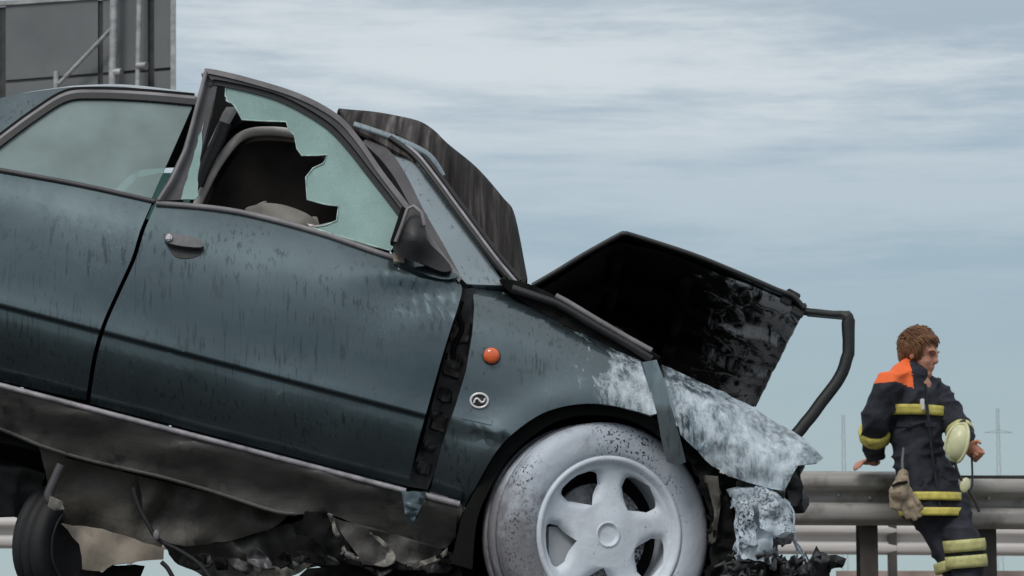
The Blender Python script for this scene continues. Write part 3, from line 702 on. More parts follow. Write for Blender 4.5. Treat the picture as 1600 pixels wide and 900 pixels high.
# ---- bonnet: buckled upward, near front corner high
near = crom([(832, 443), (868, 422), (912, 395), (966, 365), (976, 362), (990, 365), (1080, 394), (1150, 422), (1215, 450), (1240, 460), (1256, 478)], 4)
hb = []; na = len(near)
fz = crom([(.74,), (.76,), (.76,), (.75,), (.74,), (.73,), (.65,), (.60,), (.55,), (.54,), (.55,)], 4)
rows = []; rowsu = []
for k in range(31):
    t = k / 30; r = []; ru = []
    for i, (x, y) in enumerate(near):
        a = P(x, y, Y0 + .12); b = V((a.x, Y0 + 1.5, min(a.z - .02, fz[i][0] + CAM_H * 0 + .17)))
        if i == na - 1: b = P(1175, 637, Y0 + 1.5)
        e = max(0, (i - na * .75) / (na * .25)); d_ = P(1175, 637, Y0 + 1.5)
        b.z = b.z * (1 - e) + (d_.z + (1 - e) * .1) * e
        p = a.lerp(b, t); cr = 6 * t * (1 - t)
        nf = max(0, min(1, (na - 1 - i) / 8)); p.z += nf * .05 * math.sin(math.pi * t) * (.4 + .6 * noise.noise(V((p.x * 3, t * 2, 1)))) * .6 + nf * .02 * min(1, cr) * noise.fractal(V((p.x * 6, p.y * 5, 3)), 1, 2, 3)
        r.append(p)
        ru.append(p + V((0, .0, -.022 - .012 * noise.noise(V((p.x * 9, p.y * 9, 5))))))
    rows.append(r); rowsu.append(ru)
bon = grid_sheet('bonnet', rows, 'paint', car, .006, V((0, 0, 1)), label='buckled green bonnet forced up, its sooty underside showing')
und = grid_sheet('underside', [r[1:-1] for r in rowsu[1:-1]], 'under', bon, .006, V((0, 0, -1)))
for t in (.3, .62):
    k = int(30 * t); tube('stiffening_rib', [p - V((0, 0, .014)) for p in rowsu[k][3:-3]], .022, 'under', bon, 6, (1, .5))
for i in (12, 24): tube('stiffening_rib', [rowsu[k][i] - V((0, 0, .014)) for k in range(3, 28)], .02, 'under', bon, 6, (1, .5))
tube('bonnet_edge', [P(x, y + 3, Y0 + .115) for x, y in near], .0065, 'black', bon, 6)
tube('bonnet_front_edge', [rows[k][-1] for k in range(31)], .009, 'black', bon, 6)
for (x, y, s) in ((1238, 462, 9), (1228, 470, 7), (1246, 488, 8)):
    box('torn_bracket', P(x, y, Y0 + .14), (s * 2.6 / 600, .03, s * 1.6 / 600), 'black', bon, Matrix.Rotation(.5, 4, 'Y'), .003)
# torn black strip hanging from the front corner
ST = crom([(1240, 486), (1272, 488), (1300, 491), (1322, 493), (1325, 512), (1325, 552), (1312, 590), (1290, 620), (1266, 652), (1240, 684)], 4)
tube('torn_front_strip', [P(x + 1.2 * noise.noise(V((x / 9, y / 9, 1))), y, Y0 + .16) for x, y in ST], [.010 if i < 12 else .0165 for i in range(len(ST))], 'black', bon, 6, (1, .8), label='bent black strip dangling from the bonnet corner')
skin('strip_fin', [(1256, 480), (1300, 488), (1330, 489), (1336, 500), (1335, 556), (1324, 566), (1326, 500), (1262, 494)], lambda x, y: Y0 + .155, 'black', bon, .012, 20, 20)
# ---- torn, foam covered nose of the fender
nose = jag([(1034, 570), (1050, 576), (1078, 589), (1120, 608), (1165, 630), (1200, 652), (1238, 673), (1262, 690), (1287, 716), (1276, 724), (1246, 727), (1240, 740), (1233, 752), (1225, 767), (1190, 760), (1137, 744), (1112, 728), (1090, 704), (1064, 680), (1050, 640)], 1.6, 12, 11)
skin('torn_fender_nose', nose, lambda x, y: Y0 + .01 + interp([(0, .10), (25, .035), (70, -.01), (130, .0), (200, .05)], (y - (570 + (x - 1034) * .5))) + .022 * abs(noise.noise(V((x / 46 + y / 90, y / 60 - x / 120, 12)))) + .008 * noise.noise(V((x / 14, y / 14, 2))), 'paint_white', car, .006, 9, 9, label='torn front wing covered in white foam')
nosem = bpy.data.objects['torn_fender_nose']
sk = skin('bent_fender_strip', [(1004, 566), (1026, 562), (1036, 590), (1050, 640), (1062, 682), (1072, 722), (1058, 728), (1042, 722), (1034, 690), (1026, 645), (1016, 606)], lambda x, y: Y0 - .028 + .012 * math.sin((x - 1010) / 9) + .03 * max(0, (y - 640) / 90), 'paint_dust_sky', car, .008, 10, 12, label='bent dusty strip of wing folded down over the tyre')
# ---- inner arch, engine bay
aout = arc(930, 838, 232, -40, 205, 30); 
bm = bmesh.new(); rr = []
for Yd, sc in ((Y0 + .035, 1.0), (Y0 + .30, .97), (Y0 + .36, .9)):
    rr.append([bm.verts.new(V((P(930 + (x - 930) * sc, 838 + (y - 838) * sc, Y0 + .035).x, Yd, P(930 + (x - 930) * sc, 838 + (y - 838) * sc, Y0 + .035).z))) for x, y in [(930 + 218 * math.cos(rad(a)), 838 - 214 * math.sin(rad(a))) for a in range(-40, 221, 8)]])
for a, b in zip(rr, rr[1:]):
    for i in range(len(a) - 1): bm.faces.new((a[i], a[i + 1], b[i + 1], b[i])).smooth = True
finish('wheel_arch', bm, 'matt_black', car)
skin('arch_lip', crom([(704, 880), (716, 830), (724, 800), (744, 764), (784, 697), (838, 652), (887, 634), (940, 631), (990, 640), (1032, 660), (1062, 690)], 4) + crom([(1050, 700), (1024, 676), (984, 656), (938, 648), (888, 652), (844, 672), (796, 714), (760, 774), (744, 820), (738, 890)], 4), lambda x, y: Y0 + .03, 'matt_black', car, .06, 20, 20)  # near-black sheet holding the dark of the gap above the tyre
prism('engine_bay', [(770, 480), (860, 520), (1000, 600), (1060, 700), (1120, 740), (1120, 920), (700, 900), (720, 800), (745, 560)], Y0 + .36, 2 * YC - Y0 - .12, 'matt_black', car, .02)
prism('floor_pan', [(-900, 430), (-150, 560), (0, 602), (600, 760), (720, 800), (716, 868), (600, 838), (0, 690), (-150, 660), (-900, 500)], Y0 + .13, 2 * YC - Y0 - .12, 'matt_black', car, .02)
# ---- front corner remains
skin('inner_wing', jag([(1064, 682), (1092, 708), (1116, 732), (1130, 748), (1122, 900), (1108, 910), (1116, 840), (1104, 770), (1080, 722)], 1.5, 10, 2), crumple(Y0 + .05, .03, 25, 2), 'matt_black', car, .03, 12, 12)
skin('inner_wing_rib', [(1102, 742), (1122, 744), (1126, 790), (1118, 846), (1112, 850), (1116, 800)], crumple(Y0 + .035, .02, 20, 6), 'underseal', car, .02, 12, 12)
skin('radiator_support', jag([(1120, 738), (1150, 748), (1144, 900), (1110, 905)], 1.5, 10, 4), crumple(Y0 + .06, .02, 20, 9), 'matt_black', car, .04, 12, 12)
skin('bumper_end', jag([(1150, 746), (1226, 770), (1222, 792), (1200, 764), (1150, 764)], 1.5, 8, 3), crumple(Y0 + .05, .02, 20, 5), 'underseal', car, .03, 10, 10)
hl = jag([(1143, 762), (1196, 758), (1220, 776), (1232, 800), (1236, 832), (1226, 842), (1212, 838), (1208, 884), (1180, 880), (1152, 876), (1148, 810)], 2.2, 8, 6)
skin('smashed_headlamp', hl, crumple(Y0 + .02, .03, 30, 3, 2), 'shred', car, .02, 7, 7, label='smashed headlamp housing clogged with foam')
skin('lamp_bracket', jag([(1206, 842), (1240, 836), (1236, 850), (1216, 852), (1212, 892), (1202, 890)], 1.5, 7, 5), crumple(Y0 + .01, .02, 20, 4), 'trim', car, .012, 8, 8)
skin('dark_plate', jag([(1232, 742), (1250, 736), (1256, 760), (1254, 788), (1232, 790), (1228, 766)], 2, 9, 7), crumple(Y0 + .12, .02, 20, 7), 'black', car, .03, 10, 10)  # dark crumpled plate in front of the rail's end
skin('torn_bumper', jag([(1128, 902), (1132, 884), (1170, 872), (1206, 884), (1236, 874), (1262, 880), (1276, 862), (1306, 866), (1296, 905), (1240, 930), (1130, 930)], 3, 9, 8), crumple(Y0 + .03, .08, 28, 8), 'black', car, .03, 9, 9)
rng = random.Random(5)
bm = bmesh.new()
for i in range(70):
    x, y = rng.uniform(1136, 1262), rng.uniform(866, 905); c = P(x, y, Y0 + rng.uniform(-.04, .1)); a = rng.uniform(0, 6.28); s = rng.uniform(.008, .018)
    add_tube(bm, [c, c + V((math.cos(a), rng.uniform(-.5, .5), math.sin(a))) * s * 1.4, c + V((math.cos(a + .9), 0, math.sin(a + .9))) * s * 2.2], [s * .5, s * .6, s * .2], 5, (1, .5))
o = finish('bumper_shreds', bm, ['black'], car); o['kind'] = 'stuff'
for k, (pts, dy) in enumerate((
        ([(1146, 764), (1196, 760), (1204, 778), (1180, 790), (1150, 786)], -.03), ([(1150, 796), (1176, 792), (1184, 850), (1156, 856)], -.035),
        ([(1186, 786), (1212, 780), (1232, 806), (1236, 832), (1210, 836), (1188, 826)], -.045), ([(1156, 846), (1208, 838), (1206, 880), (1158, 872)], -.03),
        ([(1196, 762), (1220, 776), (1214, 786), (1192, 778)], -.05))):
    skin('lamp_fragment', jag(pts, 2, 6, 30 + k), crumple(Y0 + .0 + dy, .018, 26, 40 + k, 2), 'shred', car, .005, 7, 7)
for pts in (((1216, 800), (1236, 822), (1244, 850), (1247, 905)), ((1232, 834), (1252, 858), (1262, 880)), ((1222, 780), (1240, 800), (1240, 846), (1256, 872), (1250, 902))):
    tube('loose_wire', [P(x, y, Y0 + .03) for x, y in crom(list(pts), 4)], .0028, 'shred', car, 5)
# ---- wheels
def add_lathe(bm, prof, axis_m, n=56):
    rings = [[bm.verts.new(axis_m @ V((r * math.cos(2 * math.pi * k / n), -d, r * math.sin(2 * math.pi * k / n)))) for k in range(n)] for r, d in prof]
    for a, b in zip(rings, rings[1:]):
        for k in range(n): bm.faces.new((a[k], a[(k + 1) % n], b[(k + 1) % n], b[k])).smooth = True
TYPROF = [(.200, .088), (.206, .098), (.216, .1035), (.238, .105), (.262, .103), (.276, .098), (.287, .088), (.293, .075), (.295, .05), (.295, .036), (.288, .034), (.288, .026), (.295, .024), (.296, 0), (.295, -.024), (.288, -.026), (.288, -.034), (.295, -.036), (.295, -.06), (.290, -.084), (.27, -.1), (.24, -.106), (.21, -.098), (.198, -.085)]
def make_wheel(center, yaw, roll, parent, label=None, mats=('tyre', 'rim', 'brake')):
    w = part_empty('wheel', parent)
    pl = V((0, 0, 0)); q = parent
    while q: pl += q.location; q = q.parent
    w.location = center - pl
    if label: w['label'] = label
    A = Matrix.Translation(center) @ Matrix.Rotation(yaw, 4, 'Z') @ Matrix.Rotation(roll, 4, 'Y')
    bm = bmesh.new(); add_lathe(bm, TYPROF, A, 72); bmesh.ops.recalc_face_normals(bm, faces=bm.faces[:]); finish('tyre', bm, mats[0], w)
    # rim: five broad spokes between rounded openings
    bm = bmesh.new(); rows_ = 44
    def zz(r): return interp([(0, .088), (.04, .086), (.08, .080), (.12, .076), (.16, .080), (.182, .086), (.190, .098), (.197, .104), (.203, .100)], r)
    base_ang = rad(83)
    for s in range(5):
        c = base_ang + s * 2 * math.pi / 5; gridv = []
        for i in range(rows_):
            r = .034 + (.182 - .034) * i / (rows_ - 1); q = -1
            if .088 < r < .175:
                q = (r - .088) / .087; hw = rad(21) * min(1, q * 1.9) ** .7 * max(0, 1 - max(0, (q - .78) / .22) ** 2.2) ** .5
            else: hw = 0
            a = rad(36) - hw
            row = []
            for j in range(13):
                t = -1 + j / 6; ang = c + a * t
                h = zz(r) - (.016 * abs(t) ** 4 * min(1, hw / rad(12)))
                row.append(bm.verts.new(A @ V((r * math.cos(ang), -h, r * math.sin(ang)))))
            gridv.append(row)
        for i in range(rows_ - 1):
            for j in range(12): bm.faces.new((gridv[i][j], gridv[i][j + 1], gridv[i + 1][j + 1], gridv[i + 1][j])).smooth = True
    bmesh.ops.remove_doubles(bm, verts=bm.verts[:], dist=.0004)
    nrm = (A.to_3x3() @ V((0, -1, 0)))
    thicken(bm, .022, nrm)
    add_lathe(bm, [(.181, .084), (.186, .09), (.190, .099), (.196, .104), (.203, .102), (.206, .096), (.203, .088), (.192, .07), (.186, .02), (.186, -.08)], A, 72)
    add_lathe(bm, [(.036, .070), (.036, .084), (.033, .089), (.029, .089), (.027, .084), (.02, .083), (.0005, .084)], A, 32)
    add_lathe(bm, [(.05, .081), (.046, .084), (.040, .084), (.037, .080)], A, 40)
    bmesh.ops.recalc_face_normals(bm, faces=[f for f in bm.faces if f.is_valid]); finish('rim', bm, mats[1], w)
    bm = bmesh.new(); add_lathe(bm, [(.0005, .018), (.07, .02), (.135, .02), (.137, .0), (.07, -.02)], A, 40)
    add_box(bm, 0, 0, 0, .10, .05, .12, A @ Matrix.Translation((-.10, -.02, -.04)))
    finish('brake_disc', bm, mats[2], w)
    bm = bmesh.new(); add_lathe(bm, [(.186, -.03), (.0005, -.03)], A, 40); finish('inner_well', bm, 'matt_black', w)
    return w
WC = P(930, 836, Y0 + .12)
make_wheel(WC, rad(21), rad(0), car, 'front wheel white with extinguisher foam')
make_wheel(V((WC.x, 2 * YC - WC.y, WC.z)), rad(201), 0, car, mats=('rubber', 'galv', 'black'))
RW = P(RWX, RWY + 40, Y0 + .12)
make_wheel(RW, 0, 0, car, mats=('rubber', 'galv', 'black'))
make_wheel(V((RW.x, 2 * YC - RW.y, RW.z)), math.pi, 0, car, mats=('rubber', 'galv', 'black'))
# ---- far side of the body
fd = bpy.data.objects
mirrored(fd['rear_door'], car, 'rear_door')
fw = mirrored(glass_r, car, 'rear_window')
mirrored(fd['roof_rail'], car, 'roof_rail'); mirrored(fd['rear_quarter_panel'], car, 'rear_quarter_panel')
far = skin('front_door', fb + DF[1:] + [(400, SILL(400) - 6), (141, SILL(141) - 6)] + [(x + 4, y) for x, y in gap_s[::-1]], side, 'paint', car, .03, 30)
for v in far.data.vertices: v.co.y = 2 * YC - v.co.y
far.data.flip_normals()
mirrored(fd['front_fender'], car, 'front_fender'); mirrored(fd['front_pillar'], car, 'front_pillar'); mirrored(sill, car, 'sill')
# boot and tail
bk = []
for t in (0, .2, .5, .8, 1):
    r = []
    for x, y in ((-410, 226), (-520, 206), (-700, 178), (-1100, 150), (-1120, 260), (-1050, 400)):
        a = P(x, y, side(x, y)); r.append(V((a.x, a.y + (2 * YC - 2 * a.y) * t, a.z + .03 * math.sin(math.pi * t))))
    bk.append(r)
grid_sheet('boot_lid', bk, 'paint', car, .015, V((0, 0, 1)))

# ================================================================== WRECKAGE UNDER THE CAR
wk = thing('wreckage', 'crushed dark wreckage with a black wheel and a tan board under the car', 'wreckage', (P(220, 900, Y0 + .5).x, Y0 + .5, 0))
def shard(name, pts, Yb, amp, sc, seed, m, th=.012, step=12, ja=1.5, slope=0, label=None):
    cy = sum(p[1] for p in pts) / len(pts); f = crumple(Yb, amp * 1.0, sc * 1.5, seed, 2)
    return skin(name, jag(pts, ja, 14, seed), lambda x, y: f(x, y) + slope * (y - cy) / 600, m, wk, th, step, step, label)
shard('dark_panel', [(-200, 600), (0, 676), (60, 706), (90, 730), (66, 765), (52, 808), (-200, 808)], Y0 + .62, .08, 60, 1, 'matt_black')
shard('dark_panel', [(60, 720), (300, 730), (560, 800), (760, 830), (770, 940), (560, 900), (440, 872), (300, 862), (110, 815)], Y0 + .45, .05, 60, 31, 'matt_black')
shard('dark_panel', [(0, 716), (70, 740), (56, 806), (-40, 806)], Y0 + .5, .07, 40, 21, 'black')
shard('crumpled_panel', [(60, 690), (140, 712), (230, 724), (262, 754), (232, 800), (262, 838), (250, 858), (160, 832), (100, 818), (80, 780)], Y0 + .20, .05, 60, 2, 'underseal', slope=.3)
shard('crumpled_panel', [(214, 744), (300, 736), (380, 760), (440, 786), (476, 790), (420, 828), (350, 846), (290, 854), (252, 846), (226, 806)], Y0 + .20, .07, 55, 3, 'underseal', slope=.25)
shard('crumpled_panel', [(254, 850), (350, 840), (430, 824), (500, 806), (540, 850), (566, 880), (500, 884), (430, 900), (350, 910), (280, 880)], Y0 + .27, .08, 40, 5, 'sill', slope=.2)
shard('torn_sheet', [(476, 800), (516, 802), (532, 830), (552, 868), (566, 884), (530, 882), (500, 850), (470, 826)], Y0 + .08, .05, 25, 7, 'matt_black')
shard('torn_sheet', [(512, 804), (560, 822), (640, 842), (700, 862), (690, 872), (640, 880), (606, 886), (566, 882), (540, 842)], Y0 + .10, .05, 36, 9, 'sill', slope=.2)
shard('torn_sheet', [(560, 880), (610, 888), (680, 872), (730, 880), (750, 930), (440, 930), (480, 888)], Y0 + .16, .05, 30, 10, 'matt_black')
shard('bent_flange', [(578, 834), (592, 838), (608, 852), (618, 868), (616, 880), (600, 886), (584, 882), (602, 874), (604, 862), (594, 848)], Y0 + .06, .03, 14, 41, 'palemetal', .006, 7, 1.2)
shard('bent_flange', [(511, 803), (518, 806), (530, 834), (542, 862), (560, 874), (562, 880), (548, 880), (536, 866), (524, 838)], Y0 + .07, .03, 14, 42, 'palemetal', .006, 7, 1.2)
shard('bent_flange', [(636, 884), (660, 876), (684, 868), (700, 856), (698, 868), (672, 880), (650, 888)], Y0 + .06, .03, 14, 43, 'palemetal', .006, 7, 1.2)
rng = random.Random(77)
for i in range(16):
    x = 300 + i * 27 + rng.uniform(-10, 10); y = rng.uniform(872, 890) - (14 if 470 < x < 560 else 0); w = rng.uniform(16, 34); h = rng.uniform(7, 15); a = rng.uniform(-.5, .5)
    pts = [(x + w * math.cos(q) * rng.uniform(.6, 1) * math.cos(a) - h * math.sin(q) * math.sin(a), y + h * math.sin(q) * rng.uniform(.6, 1) + w * math.cos(q) * math.sin(a)) for q in [k * 1.047 for k in range(6)]]
    shard('torn_scrap', pts, Y0 + rng.uniform(.05, .13), .04, 12, 80 + i, ('matt_black', 'black', 'matt_black', 'black', 'trim')[i % 5], .006, 9, 2)
shard('light_scrap', [(404, 900), (412, 886), (446, 878), (490, 880), (470, 894), (430, 910), (404, 914)], Y0 + .12, .03, 20, 12, 'palemetal')
shard('tan_board', [(96, 818), (130, 822), (160, 826), (210, 842), (256, 858), (256, 874), (176, 882), (160, 893), (129, 890), (124, 850)], Y0 + .16, .03, 60, 14, 'tan', label='tan board sticking out below the wreckage')
tube('cable', [P(x, y, Y0 + .07) for x, y in crom([(208, 762), (216, 790), (232, 820), (246, 842), (280, 860), (310, 880), (330, 905)], 4)], .0055, 'rubber', wk, 8)
tube('cable', [P(x, y, Y0 + .08) for x, y in crom([(252, 878), (262, 888), (272, 906)], 4)], .006, 'rubber', wk, 6)
disc('cable_clip', 245, 836, Y0 + .06, .009, .014, .01, 'greytrim', wk)
tube('bent_bar', [P(x, y, Y0 + .08) for x, y in crom([(96, 726), (86, 748), (76, 774), (84, 786), (98, 792)], 4)], .013, 'trim', wk, 6)
shard('bracket', [(78, 776), (96, 782), (100, 796), (84, 798), (74, 790)], Y0 + .06, .02, 12, 15, 'palemetal')
shard('low_plate', [(126, 892), (160, 894), (176, 884), (224, 884), (214, 905), (120, 910)], Y0 + .2, .02, 20, 16, 'matt_black')
W2 = P(95, 846, Y0 + .30); A = Matrix.Translation(W2) @ Matrix.Rotation(rad(62), 4, 'Z') @ Matrix.Rotation(.1, 4, 'X') @ Matrix.Scale(.52, 4)
w2 = part_empty('wheel', wk); w2.location = W2 - wk.location
bm = bmesh.new(); add_lathe(bm, TYPROF, A, 48); bmesh.ops.recalc_face_normals(bm, faces=bm.faces[:]); finish('tyre', bm, 'rubber', w2)
bm = bmesh.new(); add_lathe(bm, [(.203, .096), (.2, .1), (.19, .1), (.185, .07), (.17, .0), (.0005, -.02)], A, 48); finish('rim', bm, 'trim', w2)

# ================================================================== FIREFIGHTER
YM = 13.5
def Q(px, py, dy=0): return P(px, py, YM + dy)
KM = F / YM
man = thing('person', 'firefighter in navy jacket with orange shoulders leaning on the guardrail', 'person', (Q(1500, 940).x, YM, 0))
def add_ell(bm, c, a, b, d, n=14):
    """ellipsoid with half-axis vectors a, b, d"""
    m_ = Matrix((a, b, d)).transposed().to_4x4(); m_.translation = c
    r = bmesh.ops.create_uvsphere(bm, u_segments=n, v_segments=n - 4, radius=1, matrix=m_)
def add_loft(bm, secs, n=20):
    rings = []
    for c, a, b in secs: rings.append([bm.verts.new(c + a * math.cos(2 * math.pi * k / n) + b * math.sin(2 * math.pi * k / n)) for k in range(n)])
    for p, q in zip(rings, rings[1:]):
        for k in range(n): bm.faces.new((p[k], p[(k + 1) % n], q[(k + 1) % n], q[k])).smooth = True
    bm.faces.new(rings[0][::-1]); bm.faces.new(rings[-1])
def limb(bm, pts, r, n=14):
    pr = crom([(*p, q) for p, q in zip(pts, r)], 5)
    add_tube(bm, [V(x[:3]) for x in pr], [x[3] for x in pr], n)
    add_ell(bm, V(pts[0]), V((r[0], 0, 0)), V((0, r[0], 0)), V((0, 0, r[0]))); add_ell(bm, V(pts[-1]), V((r[-1], 0, 0)), V((0, r[-1], 0)), V((0, 0, r[-1])))
def fuse(name, bm, m, parent, vox, smooth=4, wr=None, label=None):
    """one continuous skin over the overlapping forms in bm"""
    bmesh.ops.recalc_face_normals(bm, faces=bm.faces[:])
    me = bpy.data.meshes.new('t'); bm.to_mesh(me); bm.free(); o = bpy.data.objects.new('t', me); C.objects.link(o)
    r = o.modifiers.new('r', 'REMESH'); r.mode = 'VOXEL'; r.voxel_size = vox; r.use_smooth_shade = True
    s = o.modifiers.new('s', 'SMOOTH'); s.iterations = smooth; s.factor = .5
    dg = bpy.context.evaluated_depsgraph_get(); me2 = bpy.data.meshes.new_from_object(o.evaluated_get(dg)); bpy.data.objects.remove(o); bpy.data.meshes.remove(me)
    b2 = bmesh.new(); b2.from_mesh(me2); bpy.data.meshes.remove(me2); b2.normal_update()
    if wr:
        for v in b2.verts: v.co += v.normal * wr(v.co)
    for f in b2.faces: f.smooth = True
    return finish(name, b2, m, parent, label)
ax = V((.80, -.60, 0))                     # he faces right and towards us
sd_ = V((.60, .80, 0))                     # towards his left
upv = V((0, 0, 1))
# --- body: head, neck, hands and the limbs inside the clothes
HC = Q(1437, 553); hf = V((.82, -.52, -.27)).normalized(); hs = V((.535, .845, 0)).normalized(); hu = hs.cross(hf) * -1
if hu.z < 0: hu = -hu
HSC = 1.03
def hp_(f, s, u): return HC + (hf * f + hs * s + hu * u) * HSC
bm = bmesh.new()
add_ell(bm, hp_(-.012, 0, .028), hf * (.094 * HSC), hs * (.074 * HSC), hu * (.092 * HSC))
add_ell(bm, hp_(.030, 0, -.035), hf * (.062 * HSC), hs * (.058 * HSC), hu * (.075 * HSC))
add_ell(bm, hp_(.060, 0, -.090), hf * (.032 * HSC), hs * (.034 * HSC), hu * (.026 * HSC))
add_ell(bm, hp_(.030, 0, -.075), hf * (.050 * HSC), hs * (.052 * HSC), hu * (.035 * HSC))
add_ell(bm, hp_(.094, 0, -.016), hf * (.017 * HSC), hs * (.013 * HSC), hu * (.017 * HSC)); add_ell(bm, hp_(.090, 0, .008), hf * (.012 * HSC), hs * (.009 * HSC), hu * (.026 * HSC))
add_ell(bm, hp_(.074, 0, .028), hf * (.018 * HSC), hs * (.05 * HSC), hu * (.014 * HSC))
add_ell(bm, hp_(.084, 0, -.050), hf * (.012 * HSC), hs * (.022 * HSC), hu * (.007 * HSC)); add_ell(bm, hp_(.082, 0, -.063), hf * (.012 * HSC), hs * (.019 * HSC), hu * (.008 * HSC))
for s in (-1, 1):
    add_ell(bm, hp_(-.005, s * .076, -.005), hf * (.018 * HSC), hs * (.010 * HSC), hu * (.032 * HSC)); add_ell(bm, hp_(.062, s * .034, -.03), hf * (.018 * HSC), hs * (.016 * HSC), hu * (.02 * HSC))
limb(bm, [hp_(-.02, 0, -.05), Q(1424, 590, 0), Q(1422, 612, 0)], [.055, .056, .07])
SHR, ELR, WRR = Q(1386, 606, -.17), Q(1368, 658, -.10), Q(1366, 710, .08)
SHL, ELL, WRL = Q(1462, 616, .10), Q(1492, 660, .0), Q(1509, 694, -.12)
limb(bm, [Q(1425, 610), Q(1432, 680), Q(1448, 770)], [.11, .12, .12])
limb(bm, [SHR, ELR, WRR], [.045, .04, .028]); limb(bm, [SHL, ELL, WRL], [.045, .04, .028])
def hand(bm, w, fdir, side_, palm_n, curl, fl=(.075, .083, .078, .062)):
    fdir = fdir.normalized(); side_ = (side_ - fdir * side_.dot(fdir)).normalized(); pn = fdir.cross(side_).normalized()
    if pn.dot(palm_n) < 0: pn = -pn
    c = w + fdir * .045
    add_ell(bm, c, fdir * .055, side_ * .042, pn * .016); add_ell(bm, w, fdir * .04, side_ * .028, pn * .022)
    for i in range(4):
        b = w + fdir * .085 + side_ * (.030 - .020 * i); L_ = fl[i]; d1 = fdir; pts = [b - fdir * .02, b]; a = 0
        p = b
        for seg in (.45, .32, .23):
            a += curl * (1 + .12 * i); d = fdir * math.cos(a) + pn * math.sin(a); p = p + d * L_ * seg; pts.append(p)
        add_tube(bm, pts, [.009, .0095, .0088, .008, .0066], 8); add_ell(bm, pts[-1], fdir * .0066, side_ * .0066, pn * .0066, 8)
    b = w + fdir * .02 + side_ * .036
    add_tube(bm, [b - side_ * .02, b, b + (side_ * .7 + fdir * .6 + pn * .3).normalized() * .034, b + (side_ * .5 + fdir * .8 + pn * .5).normalized() * .062], [.013, .0125, .0105, .008], 8)
hand(bm, Q(1366, 722, .16), V((-.75, -.6, .0)), V((.5, -.8, .1)), V((0, 0, -1)), .3)
hand(bm, Q(1510, 697, -.13), V((.62, -.3, -.5)), V((.3, -.3, .8)), V((-.6, -.3, -.4)), .95)
body = fuse('body', bm, 'skin', man, .0055, 3)
# eyes and brows
for s in (-1, 1):
    bm = bmesh.new(); add_ell(bm, hp_(.077, s * .031, .010), hf * (.006 * HSC), hs * (.013 * HSC), hu * (.006 * HSC), 8); finish('eye', bm, 'eyes', man)
    tube('eyebrow', [hp_(.088, s * .014, .028), hp_(.086, s * .034, .033), hp_(.072, s * .05, .026)], .005, 'hair', man, 6, (1, .6))
# --- hair
bm = bmesh.new(); rng = random.Random(3)
add_ell(bm, hp_(-.032, 0, .046), hf * (.090 * HSC), hs * (.083 * HSC), hu * (.094 * HSC)); add_ell(bm, hp_(-.066, 0, -.01), hf * (.046 * HSC), hs * (.07 * HSC), hu * (.072 * HSC))
def hair_pt(f, s, u, r):
    d = V((f, s, u)).normalized(); return hp_(-.020 + d.x * .102 * r, d.y * .088 * r, .036 + d.z * .099 * r)
for i in range(1500):
    az = rng.uniform(0, 6.28); el = rng.uniform(-.55, 1.5)
    f, s, u = math.cos(az) * math.cos(el), math.sin(az) * math.cos(el), math.sin(el)
    if f > .35 and u < .55: continue
    p0 = hair_pt(f, s, u, .95); df = rng.uniform(.15, .55); dn = rng.uniform(-.45, .1) if u > .3 else rng.uniform(-.7, -.3)
    p1 = hair_pt(f + df * .5, s, u + dn * .5, 1.03 + rng.uniform(0, .05)); p2 = hair_pt(f + df * 1.2, s + rng.uniform(-.15, .15), u + dn * 1.2, 1.0 + rng.uniform(0, .10) ** 1.3)
    add_tube(bm, [p0, p1, p2], [.0034, .0036, .0010], 4)
for i in range(260):
    az = rng.uniform(1.2, 5.1); el = rng.uniform(-.6, 1.5)
    f, s, u = math.cos(az) * math.cos(el), math.sin(az) * math.cos(el), math.sin(el)
    p0 = hair_pt(f, s, u, .98); dn = rng.uniform(-.5, .2) if u > .1 else -.75
    p1 = hair_pt(f + .2, s, u + dn * .5, 1.06); p2 = hair_pt(f + rng.uniform(.2, .5), s + rng.uniform(-.2, .2), u + dn, 1.05 + rng.uniform(0, .14))
    add_tube(bm, [p0, p1, p2], [.0035, .0038, .0009], 4)
for i in range(90):
    s = rng.uniform(-.7, .7); p0 = hair_pt(.45, s, .85, 1.0); p1 = hair_pt(.85, s + rng.uniform(-.2, .2), .75, 1.1); p2 = hair_pt(1.0, s + rng.uniform(-.3, .3), .5 + rng.uniform(-.1, .25), 1.14)
    add_tube(bm, [p0, p1, p2], [.0035, .0038, .0009], 4)
finish('hair', bm, 'hair', man)
